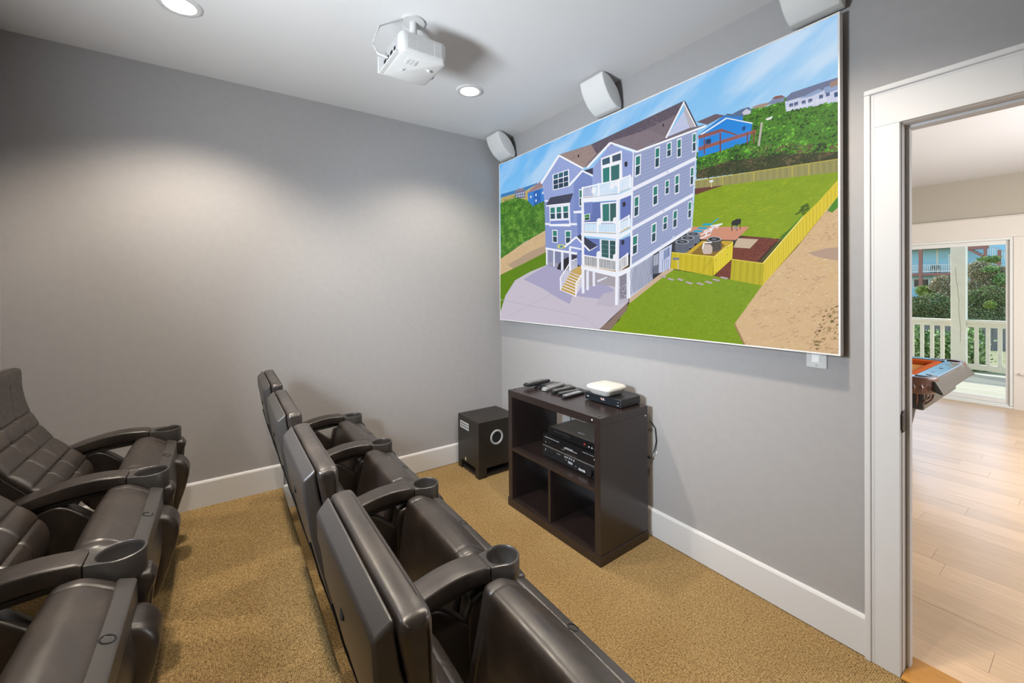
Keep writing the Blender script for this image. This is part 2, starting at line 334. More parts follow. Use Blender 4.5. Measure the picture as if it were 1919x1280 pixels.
# the projected picture: p = flat patch of one colour, f = patch scattered with a brush; points in millimetres from the screen's lower left corner
PIC = '''p 3f7fb8 26,1092 296,1083 535,1085 535,1051 26,1062
p b9a86c 26,1062 535,1051 626,911 624,709 25,1012
p c6b184 400,1055 582,1085 616,1042 474,996
p 6d7599 236,1071 375,1063 379,1001 241,1013
p 8d7f86 228,1070 275,1089 349,1081 380,1059
p dfe3f0 256,1054 271,1053 272,1043 257,1044
p dfe3f0 258,1034 273,1033 275,1023 259,1024
p dfe3f0 287,1053 302,1052 303,1041 288,1042
p dfe3f0 289,1032 304,1031 305,1020 290,1021
p dfe3f0 317,1051 332,1050 333,1039 318,1040
p dfe3f0 319,1029 334,1028 335,1017 320,1019
p dfe3f0 347,1049 362,1048 363,1037 348,1038
p dfe3f0 349,1027 363,1026 364,1015 349,1016
p 3b7fcf 412,1030 621,1034 626,903 424,911
p 9b7f86 400,1028 445,1049 575,1089 621,1041
p 2a66b8 487,1026 575,1028 576,912 490,916
p dbe4f4 445,1001 462,1001 462,983 444,983
p dbe4f4 511,1004 527,1004 527,986 510,986
p dbe4f4 593,1003 609,1003 609,986 593,986
p dbe4f4 510,960 527,960 527,942 510,942
p 4a7a2a 16,1014 241,1023 399,979 473,914 633,931 635,701 370,647 19,530
f bushleft 16,1039 242,1039 399,979 473,921 633,931 635,701 370,647 19,530
p cdb28a 10,530 344,637 627,709 639,547 368,478 9,393
f sand 10,530 344,637 627,709 639,547 368,478 9,393
p b29a80 122,475 420,559 639,600 639,547 368,478 207,439
p 5f8512 9,393 368,478 639,547 647,443 443,406 234,342 90,214 5,62
f grass 9,393 368,478 639,547 647,443 443,406 234,342 90,214 5,62
p 4d7f28 1845,829 1846,965 1972,972 2037,1091 2106,1094 2184,1078 2258,1091 2450,1051 2450,773
p 5d6f8f 2029,1099 2072,1106 2106,1104 2119,1078 2083,1070
p c9c8d8 2074,1089 2094,1100 2113,1084 2113,1071 2083,1073
p a58f7f 2113,1097 2142,1100 2184,1095 2198,1084 2156,1080
p 7d8aa8 2184,1093 2218,1106 2255,1096 2251,1075 2205,1078
p 8a5f58 2201,1106 2218,1111 2242,1106 2255,1095 2222,1097
p c9cfe6 2255,1074 2450,1074 2450,1002 2259,1029
p 6f7896 2261,1090 2280,1102 2392,1101 2450,1099 2450,1071 2369,1068 2259,1072
p 8fa3c8 2397,1077 2450,1077 2450,1051 2400,1051
p a08478 2417,1089 2450,1094 2450,1071 2420,1068
p 8fa3c8 2308,1065 2354,1075 2380,1079 2397,1065 2351,1059
p 55648a 2271,1057 2286,1057 2287,1041 2271,1042
p 55648a 2290,1056 2305,1056 2305,1040 2290,1040
p 55648a 2318,1053 2332,1052 2333,1037 2318,1037
p 55648a 2342,1051 2356,1050 2357,1035 2342,1036
p 55648a 2380,1053 2394,1052 2394,1037 2381,1038
p 55648a 2403,1053 2416,1052 2417,1038 2404,1038
p 34547c 2431,1044 2450,1043 2450,1024 2432,1025
p eef0fa 2258,1048 2258,1032 2260,1031 2260,1047
p eef0fa 2265,1047 2265,1031 2267,1031 2267,1046
p eef0fa 2272,1047 2272,1031 2274,1030 2274,1046
p eef0fa 2279,1046 2279,1030 2281,1030 2281,1045
p eef0fa 2286,1046 2286,1030 2288,1029 2288,1045
p eef0fa 2293,1045 2293,1029 2294,1028 2294,1044
p eef0fa 2299,1045 2299,1029 2301,1028 2301,1044
p eef0fa 2306,1044 2306,1028 2308,1027 2308,1043
p eef0fa 2313,1043 2313,1027 2315,1027 2315,1043
p eef0fa 2319,1043 2319,1027 2321,1026 2321,1042
p eef0fa 2326,1042 2326,1026 2328,1026 2328,1042
p eef0fa 2333,1042 2333,1026 2334,1025 2334,1041
p eef0fa 2339,1041 2339,1025 2341,1025 2341,1041
p eef0fa 2346,1041 2346,1025 2347,1024 2347,1040
p eef0fa 2352,1040 2352,1024 2354,1023 2354,1040
p eef0fa 2358,1040 2358,1024 2360,1023 2360,1039
p eef0fa 2365,1039 2365,1023 2366,1022 2366,1039
p eef0fa 2371,1039 2371,1022 2373,1022 2373,1038
p eef0fa 2377,1038 2377,1022 2379,1021 2379,1038
p eef0fa 2384,1038 2384,1021 2385,1021 2385,1037
p eef0fa 2390,1037 2390,1021 2391,1020 2392,1037
p eef0fa 2396,1037 2396,1020 2398,1020 2398,1036
p eef0fa 2402,1037 2402,1020 2404,1019 2404,1036
f hill 1845,829 1846,940 1980,945 2068,1061 2113,1084 2212,1079 2251,1075 2261,1032 2374,1016 2450,1006 2450,773
p 3a4024 1845,829 1846,871 2020,878 2251,849 2450,806 2450,773
f hilldark 1845,825 1846,897 2021,910 2142,923 2277,885 2450,849 2450,775
p 2488de 1860,1050 2001,1091 2120,1022 2107,945 1980,939 1855,937
p 2f7fd0 1855,1051 1989,1105 2079,1074 2078,1046 2001,1087
p 6d5f68 1847,1120 1948,1126 1993,1104 1905,1087
p 56708f 1989,1102 2005,1108 2085,1073 2080,1069
p e6f0fb 1871,1044 2003,1084 1999,1091 1867,1051
p e6f0fb 2001,1085 2121,1021 2122,1026 2002,1090
p 234a7a 2075,1021 2089,1022 2089,1005 2075,1004
p 2b3f63 1896,1014 1923,1014 1923,987 1895,988
p 8a4f48 1855,1047 1976,1045 1981,1030 1858,1030
p 8a4f48 1976,1045 2052,994 2052,988 1981,1030
p a5685c 1857,1049 1857,1028 1859,1027 1860,1048
p a5685c 1866,1048 1866,1028 1868,1027 1868,1047
p a5685c 1874,1048 1874,1027 1877,1026 1877,1047
p a5685c 1883,1047 1883,1027 1886,1026 1886,1046
p a5685c 1892,1047 1892,1026 1894,1025 1894,1046
p a5685c 1900,1046 1900,1026 1903,1025 1903,1045
p a5685c 1909,1046 1909,1025 1911,1024 1912,1045
p a5685c 1917,1045 1917,1024 1920,1024 1920,1044
p a5685c 1926,1045 1926,1024 1928,1023 1928,1044
p a5685c 1934,1044 1934,1023 1937,1023 1937,1043
p a5685c 1943,1044 1942,1023 1945,1022 1945,1043
p a5685c 1951,1043 1951,1022 1953,1022 1953,1042
p a5685c 1959,1043 1959,1022 1961,1021 1961,1042
p a5685c 1967,1042 1967,1021 1970,1021 1970,1042
p a5685c 1975,1042 1975,1021 1978,1020 1978,1041
p 94564d 1855,986 2135,990 2136,979 1858,969
p a5685c 1857,994 1857,972 1859,972 1859,994
p a5685c 1866,994 1866,972 1868,972 1868,994
p a5685c 1875,994 1875,972 1877,971 1877,994
p a5685c 1884,994 1883,972 1886,971 1886,993
p a5685c 1892,994 1892,972 1895,971 1895,993
p a5685c 1901,994 1901,972 1904,971 1904,993
p a5685c 1910,994 1910,972 1912,971 1912,993
p a5685c 1919,994 1918,972 1921,971 1921,993
p a5685c 1927,994 1927,972 1930,971 1930,993
p a5685c 1936,994 1936,972 1938,971 1938,993
p a5685c 1944,994 1944,972 1947,971 1947,993
p a5685c 1953,994 1953,972 1955,971 1955,993
p a5685c 1961,994 1961,971 1963,971 1963,993
p a5685c 1969,994 1969,971 1972,971 1972,993
p a5685c 1978,994 1977,971 1980,971 1980,993
p a5685c 1986,994 1986,971 1988,971 1988,993
p a5685c 1994,994 1994,971 1996,971 1996,993
p a5685c 2002,994 2002,971 2004,970 2004,993
p a5685c 2010,993 2010,971 2012,970 2012,993
p a5685c 2018,993 2018,971 2020,970 2020,993
p a5685c 2026,993 2026,971 2028,970 2028,993
p a5685c 2034,993 2034,971 2036,970 2036,993
p a5685c 2042,993 2042,971 2044,970 2044,993
p a5685c 2050,993 2049,971 2052,970 2052,993
p a5685c 2057,993 2057,971 2060,970 2060,992
p a5685c 2065,993 2065,971 2067,970 2067,992
p a5685c 2073,993 2073,971 2075,970 2075,992
p a5685c 2080,993 2080,970 2082,970 2082,992
p a5685c 2088,993 2088,970 2090,970 2090,992
p a5685c 2095,993 2095,970 2097,970 2097,992
p a5685c 2103,993 2103,970 2105,970 2105,992
p a5685c 2110,993 2110,970 2112,970 2112,992
p a5685c 2117,993 2117,970 2120,970 2120,992
p a5685c 2125,993 2125,970 2127,969 2127,992
p a5685c 2132,993 2132,970 2134,969 2134,992
p 7c4540 1885,1022 1885,946 1892,944 1892,1020
p 7c4540 1967,1026 1967,933 1974,931 1974,1024
p 7c4540 2095,987 2095,937 2101,935 2101,985
p 7c4540 2124,985 2124,928 2130,927 2130,983
f hill 1846,897 1846,940 1895,935 1980,933 2052,949 2142,931 2141,901 1996,885
p b9b4a8 2157,1017 2143,915 2152,911 2166,1013
p e8e8ee 2177,1026 2208,1027 2201,1017 2184,1016
p 7a8a14 1836,750 1988,770 2449,730 2449,698 2314,539 1821,593
p 86a00e 1834,748 1989,771 2448,729 2448,693 2244,483 2074,515 1821,541
f lawn 1834,748 1989,771 2448,729 2448,693 2244,483 2074,515 1821,541
p 97915a 1839,822 2450,778 2449,727 1988,768 1839,783
p a8a052 1838,819 1838,786 1840,786 1840,818
p 7f7c40 1855,817 1855,785 1857,784 1858,817
p a8a052 1872,816 1872,783 1874,782 1875,816
p 7f7c40 1889,815 1888,781 1891,781 1891,815
p a8a052 1905,814 1905,780 1908,779 1908,813
p 7f7c40 1921,813 1921,778 1924,778 1924,812
p a8a052 1938,812 1937,777 1940,776 1940,811
p 7f7c40 1953,811 1953,775 1956,775 1956,810
p a8a052 1969,809 1969,774 1972,773 1972,809
p 7f7c40 1985,808 1985,772 1987,772 1987,808
p a8a052 2000,807 2000,771 2002,770 2002,807
p 7f7c40 2015,806 2015,769 2017,769 2018,806
p a8a052 2030,805 2030,768 2032,768 2032,805
p 7f7c40 2045,804 2045,767 2047,766 2047,804
p a8a052 2059,803 2059,765 2062,765 2062,803
p 7f7c40 2074,802 2074,764 2076,763 2076,802
p a8a052 2088,801 2088,763 2090,762 2090,801
p 7f7c40 2102,800 2102,761 2104,761 2104,800
p a8a052 2116,799 2116,760 2118,760 2118,799
p 7f7c40 2130,798 2130,759 2132,758 2132,798
p a8a052 2143,797 2143,757 2145,757 2146,797
p 7f7c40 2157,796 2157,756 2159,756 2159,796
p a8a052 2170,795 2170,755 2172,754 2172,795
p 7f7c40 2183,794 2183,754 2185,753 2185,794
p a8a052 2196,793 2196,752 2198,752 2198,793
p 7f7c40 2209,793 2209,751 2211,751 2211,792
p a8a052 2222,792 2222,750 2224,750 2224,791
p 7f7c40 2234,791 2234,749 2236,748 2236,790
p a8a052 2247,790 2246,748 2248,747 2249,789
p 7f7c40 2259,789 2259,746 2261,746 2261,789
p a8a052 2271,788 2271,745 2273,745 2273,788
p 7f7c40 2283,787 2283,744 2285,744 2285,787
p a8a052 2295,787 2295,743 2297,743 2297,786
p 7f7c40 2307,786 2306,742 2308,742 2308,785
p a8a052 2318,785 2318,741 2320,740 2320,784
p 7f7c40 2330,784 2330,740 2331,739 2331,784
p a8a052 2341,783 2341,739 2343,738 2343,783
p 7f7c40 2352,783 2352,738 2354,737 2354,782
p a8a052 2363,782 2363,737 2365,736 2365,781
p 7f7c40 2374,781 2374,736 2376,735 2376,781
p a8a052 2385,780 2385,735 2387,734 2387,780
p 7f7c40 2396,779 2396,734 2398,733 2398,779
p a8a052 2407,779 2407,733 2408,732 2408,778
p 7f7c40 2417,778 2417,732 2419,731 2419,778
p a8a052 2428,777 2428,731 2429,730 2429,777
p 7f7c40 2438,776 2438,730 2440,729 2440,776
p c6b84a 1839,820 2450,776 2449,779 1839,824
p b5aa52 1978,812 1978,772 1985,770 1985,811
p b5aa52 2123,802 2123,758 2130,757 2130,800
p b5aa52 2280,791 2280,743 2286,742 2286,789
p b5aa52 2342,786 2342,737 2347,736 2347,785
p 6b3d31 1836,783 1988,768 1908,759 1836,750
p e6e8f0 1914,807 1933,807 1934,795 1915,796
p d9c98a 1923,796 1923,771 1928,770 1928,795
p 4f6a0c 2374,618 2406,642 2446,684 2446,663 2331,567 2246,483 2232,490 2323,568
f shadowgrass 2296,580 2316,611 2341,618 2345,590 2321,571
p d5b48a 2037,102 2160,282 2301,444 2419,600 2447,637 2446,1 2080,4
f sand 2037,102 2160,282 2301,433 2406,575 2447,627 2446,1 2080,4
p b79b86 2340,416 2405,430 2447,430 2447,377 2405,387 2364,401
f sanddark 2368,94 2405,183 2447,206 2446,48 2405,76 2377,19 2349,21
p 4f8a1c 2408,580 2441,630 2447,637 2447,590 2424,570
p 7d9a10 1330,72 1393,152 1418,189 1639,331 1702,372 1936,331 2019,312 2160,282 2037,102 2080,4 1244,5
f lawn2 1330,72 1393,152 1418,189 1639,331 1702,372 1936,331 2019,312 2160,282 2037,102 2077,7 1266,7
p a07c56 2034,97 2080,3 2086,7 2040,101
p cbb196 1413,181 1413,213 1643,360 1702,387 1714,372 1639,329
p c8c0cd 5,62 90,214 234,342 443,406 647,449 1107,401 1406,320 1408,192 1300,108 1172,9 4,3
p a9a5c4 346,348 647,446 1071,365 1301,263 1206,202 923,223 893,162 740,214 586,277
p bdb6c6 1206,238 1408,274 1405,194 1270,155 1139,169
p b5adba 5,177 959,90 960,93 7,181
p b5adba 119,33 784,262 782,264 116,36
p b5adba 1173,10 961,106 959,104 1171,8
p 8a7468 1172,11 1269,77 1405,192 1393,138 1331,80 1265,11
p cf8f74 1816,589 2108,553 2044,498 1871,518 1804,566
p 74392a 1940,330 2025,417 2032,467 2075,513 2246,481 2162,384 2025,407 2017,312
f mulch 1940,331 2025,414 2032,467 2075,513 2242,481 2162,385 2027,407 2017,314
p 4a2a20 2245,481 2163,385 2140,391 2213,470
p c7b299 2032,464 2054,506 2146,491 2108,453
p c9a52e 1702,465 1789,458 1874,511 2031,495 1940,425
p 8a6a24 1812,448 1885,500 1974,491 1993,477 1937,429
p 18a4c8 1871,589 1884,597 1932,591 1920,582
p 18a4c8 1845,574 1859,582 1908,575 1896,566
p 18a4c8 1819,561 1833,569 1884,563 1871,554
p 2aa8cc 1932,592 1963,609 1959,614 1929,597
p f0eef2 1886,554 1978,579 1976,585 1884,560
p f0eef2 1868,539 1928,556 1926,562 1866,545
p f0eef2 1866,520 1921,537 1919,542 1864,526
p f0eef2 1921,576 1981,580 1980,586 1919,582
p f0eef2 1924,570 1917,554 1923,551 1930,567
p f0eef2 1896,549 1892,533 1899,531 1902,548
f frames 1865,546 1927,575 1974,581 1927,542 1885,521
p 6d7484 1791,555 1863,547 1863,507 1849,500 1827,499 1805,504 1791,513
p 3a404c 1798,548 1798,512 1800,512 1800,547
p 3a404c 1806,547 1806,511 1808,511 1808,547
p 3a404c 1815,546 1814,510 1816,510 1816,546
p 3a404c 1823,545 1823,509 1824,509 1824,545
p 3a404c 1831,544 1831,509 1832,508 1832,544
p 3a404c 1839,543 1839,508 1840,508 1840,543
p 3a404c 1847,542 1847,507 1848,507 1848,542
p 3a404c 1855,542 1855,506 1856,506 1856,541
p a9adb8 1863,547 1860,543 1850,540 1836,540 1819,541 1805,545 1794,550 1791,555 1795,559 1805,562 1820,562 1836,560 1850,556 1860,552
p 3a404c 1857,548 1854,544 1846,542 1834,542 1821,543 1809,546 1800,550 1797,554 1801,557 1809,559 1821,560 1834,558 1846,555 1854,551
p 6f7480 1840,549 1839,548 1836,547 1830,547 1825,547 1820,549 1816,550 1815,552 1816,554 1820,555 1825,555 1830,554 1836,553 1839,551
p 69707e 1757,537 1834,529 1834,486 1819,479 1796,479 1772,483 1757,493
p 363c48 1765,529 1765,491 1766,491 1766,529
p 363c48 1773,528 1773,491 1775,490 1775,528
p 363c48 1782,528 1782,490 1784,490 1784,527
p 363c48 1791,527 1791,489 1792,489 1793,527
p 363c48 1799,526 1799,488 1801,488 1801,526
p 363c48 1808,525 1808,488 1810,487 1810,525
p 363c48 1817,524 1816,487 1818,487 1818,524
p 363c48 1825,523 1825,486 1826,486 1827,523
p a9adb8 1834,529 1830,525 1820,522 1805,521 1787,523 1772,527 1761,532 1757,537 1761,541 1772,544 1787,545 1805,543 1820,539 1830,534
p 363c48 1827,530 1824,526 1816,524 1803,524 1789,525 1776,528 1767,532 1764,536 1767,540 1776,542 1789,542 1803,541 1816,538 1824,534
p 6f7480 1810,532 1808,530 1804,529 1799,529 1793,529 1788,531 1784,532 1782,534 1784,536 1788,537 1793,537 1799,536 1804,535 1808,533
p 656c7a 1723,520 1804,512 1804,465 1788,457 1764,456 1739,460 1722,471
p 343a46 1731,512 1731,469 1733,469 1733,512
p 343a46 1740,511 1740,469 1742,469 1742,511
p 343a46 1749,510 1749,468 1751,468 1751,510
p 343a46 1759,509 1758,467 1760,467 1760,509
p 343a46 1768,508 1768,467 1769,467 1769,508
p 343a46 1777,507 1777,466 1778,466 1778,507
p 343a46 1786,507 1785,465 1787,465 1787,507
p 343a46 1795,506 1794,465 1796,465 1796,506
p a9adb8 1804,512 1800,507 1789,504 1773,503 1755,505 1738,509 1727,514 1723,520 1727,525 1738,528 1755,529 1773,527 1789,523 1800,518
p 343a46 1797,513 1794,509 1785,507 1771,506 1757,507 1743,510 1734,515 1730,519 1734,523 1743,526 1757,526 1772,525 1785,522 1794,517
p 6f7480 1778,515 1777,513 1773,512 1767,512 1761,512 1755,514 1751,515 1750,517 1751,519 1755,520 1761,521 1767,520 1773,519 1777,517
p 574f48 1900,516 1975,509 1975,460 1960,451 1938,450 1915,454 1900,466
p 2d2926 1908,508 1908,464 1909,464 1910,507
p 2d2926 1917,507 1916,463 1918,463 1918,507
p 2d2926 1925,506 1925,463 1926,462 1926,506
p 2d2926 1933,505 1933,462 1935,462 1935,505
p 2d2926 1942,504 1941,461 1943,461 1943,504
p 2d2926 1950,504 1950,461 1951,460 1951,503
p 2d2926 1958,503 1958,460 1959,460 1960,503
p 2d2926 1966,502 1966,459 1968,459 1968,502
p a9adb8 1975,509 1972,504 1961,500 1947,499 1930,501 1915,505 1904,510 1900,516 1904,521 1915,525 1930,526 1947,524 1961,520 1972,514
p 2d2926 1969,509 1966,505 1957,503 1945,502 1931,503 1919,506 1910,511 1907,515 1910,519 1919,522 1931,523 1945,521 1957,518 1966,514
p 6f7480 1951,511 1950,509 1946,508 1941,508 1935,508 1930,510 1926,512 1925,514 1926,515 1930,517 1935,517 1941,516 1946,515 1950,513
p c9b8aa 1876,480 1885,492 1920,489 1930,472 1928,448 1920,441 1885,443 1876,456
p f2f0f2 1881,469 1888,499 1882,501 1874,471
p f2f0f2 1885,497 1927,495 1926,501 1885,503
p 2b2a2c 2023,577 2026,588 2048,597 2068,595 2069,576 2054,566 2026,568
p 232224 2024,570 2024,543 2028,542 2028,569
p 232224 2048,568 2048,540 2051,540 2052,567
p 232224 2063,577 2063,546 2066,545 2066,577
p 8d8f94 2037,563 2051,562 2052,550 2038,550
p dcc531 2163,384 2321,568 2374,618 2447,700 2447,633 2419,600 2318,468 2162,282
p e6d146 2162,381 2162,284 2163,284 2164,380
p c2a81c 2162,381 2162,285 2164,285 2164,381
p e6d146 2163,382 2163,286 2165,286 2165,382
p c2a81c 2165,383 2164,288 2166,288 2166,383
p e6d146 2166,385 2166,290 2168,290 2168,385
p c2a81c 2168,387 2168,292 2169,292 2170,387
p e6d146 2170,389 2170,294 2171,294 2172,389
p c2a81c 2172,392 2172,297 2174,297 2174,391
p e6d146 2175,394 2174,300 2176,300 2176,394
p c2a81c 2177,397 2177,303 2179,303 2179,397
p e6d146 2180,400 2180,306 2181,306 2182,400
p c2a81c 2183,403 2183,310 2184,310 2185,403
p e6d146 2186,406 2186,314 2187,314 2188,406
p c2a81c 2189,410 2189,318 2191,318 2191,410
p e6d146 2193,414 2192,322 2194,322 2194,413
p c2a81c 2196,417 2196,326 2197,326 2198,417
p e6d146 2200,421 2199,330 2201,330 2201,421
p c2a81c 2203,425 2203,335 2205,335 2205,425
p e6d146 2207,430 2207,340 2209,340 2209,430
p c2a81c 2211,434 2211,345 2213,345 2213,434
p e6d146 2215,438 2215,350 2217,350 2217,438
p c2a81c 2220,443 2220,355 2221,355 2221,443
p e6d146 2224,448 2224,360 2225,360 2226,448
p c2a81c 2228,453 2228,366 2230,366 2230,452
p e6d146 2233,457 2233,371 2234,371 2235,457
p c2a81c 2238,462 2237,377 2239,377 2239,462
p e6d146 2242,468 2242,383 2244,382 2244,467
p c2a81c 2247,473 2247,388 2249,388 2249,473
p e6d146 2252,478 2252,394 2253,394 2254,478
p c2a81c 2257,484 2257,400 2258,400 2259,483
p e6d146 2262,489 2262,407 2264,407 2264,489
p c2a81c 2267,495 2267,413 2269,413 2269,494
p e6d146 2272,500 2272,419 2274,419 2274,500
p c2a81c 2278,506 2278,426 2279,426 2279,506
p e6d146 2283,512 2283,432 2285,432 2285,512
p c2a81c 2289,518 2288,439 2290,439 2290,518
p e6d146 2294,524 2294,446 2295,446 2296,523
p c2a81c 2300,530 2299,452 2301,452 2301,529
p e6d146 2305,536 2305,459 2307,459 2307,536
p c2a81c 2311,542 2311,466 2312,466 2312,542
p e6d146 2317,548 2317,473 2318,473 2318,548
p c2a81c 2322,554 2322,480 2324,480 2324,554
p e6d146 2328,561 2328,487 2330,487 2330,561
p c2a81c 2334,567 2334,495 2336,495 2336,567
p e6d146 2340,574 2340,502 2341,502 2342,573
p c2a81c 2346,580 2346,509 2347,509 2348,580
p e6d146 2352,587 2352,517 2353,516 2354,586
p c2a81c 2358,593 2358,524 2360,524 2360,593
p e6d146 2364,600 2364,532 2366,531 2366,600
p c2a81c 2371,607 2370,539 2372,539 2372,606
p e6d146 2377,613 2377,547 2378,546 2378,613
p c2a81c 2383,620 2383,554 2384,554 2384,620
p e6d146 2389,627 2389,562 2391,562 2391,627
p c2a81c 2396,634 2396,570 2397,569 2397,633
p e6d146 2402,641 2402,577 2403,577 2403,640
p c2a81c 2408,647 2408,585 2410,585 2410,647
p e6d146 2415,654 2415,593 2416,593 2416,654
p c2a81c 2421,661 2421,601 2422,601 2422,661
p e6d146 2428,668 2428,609 2429,608 2429,668
p c2a81c 2434,675 2434,617 2435,616 2435,675
p e9dc7a 2168,381 2325,566 2322,570 2164,385
p 3f8f2c 2158,390 2322,573 2320,575 2156,391
p b9ad1e 2025,408 2170,380 2163,281 2017,311
p 97900f 2039,403 2032,309 2034,309 2041,402
p cdbf35 2054,400 2047,306 2049,306 2056,399
p 97900f 2069,397 2062,303 2064,303 2071,397
p cdbf35 2084,394 2077,300 2079,300 2086,394
p 97900f 2098,391 2092,297 2094,297 2100,391
p cdbf35 2112,389 2106,294 2108,294 2114,388
p 97900f 2126,386 2121,291 2123,291 2128,386
p cdbf35 2140,383 2135,288 2137,288 2142,383
p 97900f 2154,381 2149,285 2151,285 2156,380
p d8cb4a 2025,406 2169,378 2170,382 2026,410
p c9b61c 1702,465 1937,425 1931,331 1694,379
p a89a10 1719,459 1711,376 1713,376 1722,459
p d6c63a 1737,456 1729,373 1731,373 1740,456
p a89a10 1755,453 1747,369 1749,369 1757,453
p d6c63a 1773,450 1764,366 1767,366 1775,450
p a89a10 1790,447 1782,362 1784,362 1792,447
p d6c63a 1807,444 1799,359 1801,359 1809,444
p a89a10 1824,441 1816,356 1818,355 1826,441
p d6c63a 1841,439 1833,352 1835,352 1843,438
p a89a10 1857,436 1850,349 1852,349 1859,436
p d6c63a 1873,433 1866,346 1868,345 1876,433
p a89a10 1889,431 1882,342 1884,342 1892,430
p d6c63a 1905,428 1898,339 1900,339 1907,428
p a89a10 1921,425 1914,336 1916,336 1923,425
p e0d052 1702,462 1937,423 1938,427 1702,467
p a08a18 1863,342 1927,412 1925,414 1862,343
p e3cf33 1937,424 2032,490 2027,410 1934,331
p c9b520 1948,432 1945,343 1947,343 1951,432
p c9b520 1961,441 1957,353 1959,353 1963,440
p c9b520 1973,449 1969,363 1971,363 1975,449
p c9b520 1985,457 1980,373 1982,372 1986,457
p c9b520 1996,465 1992,382 1994,382 1998,465
p c9b520 2008,473 2003,392 2005,392 2010,473
p c9b520 2019,481 2014,401 2016,401 2021,481
p f0e06a 1939,422 2033,488 2031,492 1936,425
p 4d4630 1945,409 1949,408 1949,405 1945,405
p 4d4630 1945,350 1949,349 1949,346 1945,346
p 4d4630 2003,434 2007,434 2007,430 2003,430
p 4d4630 2003,466 2007,466 2007,462 2003,462
p 7c808c 1706,436 1746,434 1748,422 1708,422
p c9ccd6 1739,421 1738,371 1742,371 1742,420
p b9aab0 1624,340 1636,345 1671,335 1659,328
p 7c6a58 1624,340 1659,328 1659,327 1624,338
p b9aab0 1672,323 1683,328 1718,318 1706,311
p 7c6a58 1672,323 1706,311 1706,310 1672,320
p b9aab0 1730,319 1742,325 1773,315 1762,308
p 7c6a58 1730,319 1762,308 1762,307 1730,317
p b9aab0 1781,301 1791,307 1826,297 1815,290
p 7c6a58 1781,301 1815,290 1815,289 1781,299
p b9aab0 1841,296 1852,301 1886,292 1876,285
p 7c6a58 1841,296 1876,285 1876,284 1841,294
p b9aab0 1888,302 1898,308 1931,299 1922,292
p 7c6a58 1888,302 1922,292 1922,291 1888,300
p b9aab0 1926,313 1936,318 1970,309 1961,303
p 7c6a58 1926,313 1961,303 1961,301 1926,311
p b9aab0 1966,323 1975,328 2009,319 2000,313
p 7c6a58 1966,323 2000,313 2000,312 1966,321
p 7d7079 787,1233 1113,1215 1776,1253 1674,1090 1547,1167 1276,1182 1073,1079 1027,1082
p a08b86 787,1233 1109,1212 1155,1143 1045,1080 1005,1105
p 5f5663 1113,1215 1776,1253 1742,1195 1155,1143
f shingle 802,1223 1113,1210 1770,1249 1674,1095 1547,1169 1276,1187 1073,1089
p 857881 1273,1186 1547,1174 1672,1093 1483,1071
f shingle 1284,1182 1547,1169 1666,1095 1487,1075
p 776c77 1672,1093 1810,1101 1902,1088 1480,1068
f shingle 1672,1093 1810,1101 1897,1089 1480,1070
p c3cbe8 1778,1198 1810,1101 1675,1094
p a9b2d8 1776,1186 1781,1184 1781,1186 1776,1187
p a9b2d8 1765,1176 1785,1174 1785,1175 1764,1177
p a9b2d8 1754,1165 1789,1163 1789,1165 1753,1167
p a9b2d8 1742,1155 1793,1153 1793,1155 1742,1156
p a9b2d8 1731,1144 1797,1143 1797,1144 1730,1146
p a9b2d8 1719,1134 1801,1133 1800,1134 1719,1135
p a9b2d8 1708,1123 1805,1122 1804,1124 1707,1125
p a9b2d8 1696,1112 1809,1112 1808,1114 1695,1114
p b9b4bc 1780,1241 1847,1096 1810,1101 1780,1193
p 4d4652 1776,1255 1787,1247 1855,1095 1844,1097
p f6f7fc 1776,1250 1665,1093 1674,1087 1784,1244
p f6f7fc 1778,1237 1842,1096 1847,1097 1783,1237
p 3a3640 983,1163 985,1183 996,1180 998,1159
p 3a3640 1648,1159 1649,1176 1657,1173 1658,1156
p 98a3c8 1445,1066 1853,1078 1817,586 1420,398
p a6b0d4 1444,1054 1850,1066 1850,1068 1443,1056
p 8a95ba 1444,1042 1850,1058 1849,1059 1443,1044
p a6b0d4 1443,1031 1849,1049 1849,1051 1442,1033
p 8a95ba 1443,1019 1849,1041 1848,1043 1442,1021
p a6b0d4 1442,1008 1848,1033 1847,1034 1442,1010
p 8a95ba 1442,997 1847,1025 1847,1026 1441,999
p a6b0d4 1442,985 1847,1016 1846,1018 1441,987
p 8a95ba 1441,974 1846,1008 1846,1010 1440,976
p a6b0d4 1441,962 1846,1000 1845,1001 1440,964
p 8a95ba 1440,951 1845,991 1844,993 1440,953
p a6b0d4 1440,939 1844,983 1844,985 1439,941
p 8a95ba 1440,928 1844,975 1843,976 1439,930
p a6b0d4 1439,916 1843,966 1843,968 1438,918
p 8a95ba 1439,905 1843,958 1842,960 1438,907
p a6b0d4 1438,894 1842,950 1841,951 1437,895
p 8a95ba 1438,882 1841,941 1841,943 1437,884
p a6b0d4 1438,871 1841,933 1840,935 1437,872
p 8a95ba 1437,859 1840,925 1840,926 1436,861
p a6b0d4 1437,848 1840,916 1839,918 1436,849
p 8a95ba 1436,836 1839,908 1838,910 1435,838
p a6b0d4 1436,825 1838,900 1838,901 1435,826
p 8a95ba 1436,813 1838,891 1837,893 1435,815
p a6b0d4 1435,802 1837,883 1837,885 1434,803
p 8a95ba 1435,790 1837,875 1836,876 1434,792
p a6b0d4 1434,779 1836,866 1835,868 1433,780
p 8a95ba 1434,767 1835,858 1835,860 1433,769
p a6b0d4 1434,756 1835,850 1834,851 1433,757
p 8a95ba 1433,744 1834,841 1834,843 1432,746
p a6b0d4 1433,733 1834,833 1833,834 1432,734
p 8a95ba 1432,721 1833,824 1832,826 1431,723
p a6b0d4 1432,710 1833,816 1832,818 1431,711
p 8a95ba 1432,698 1832,808 1831,809 1430,700
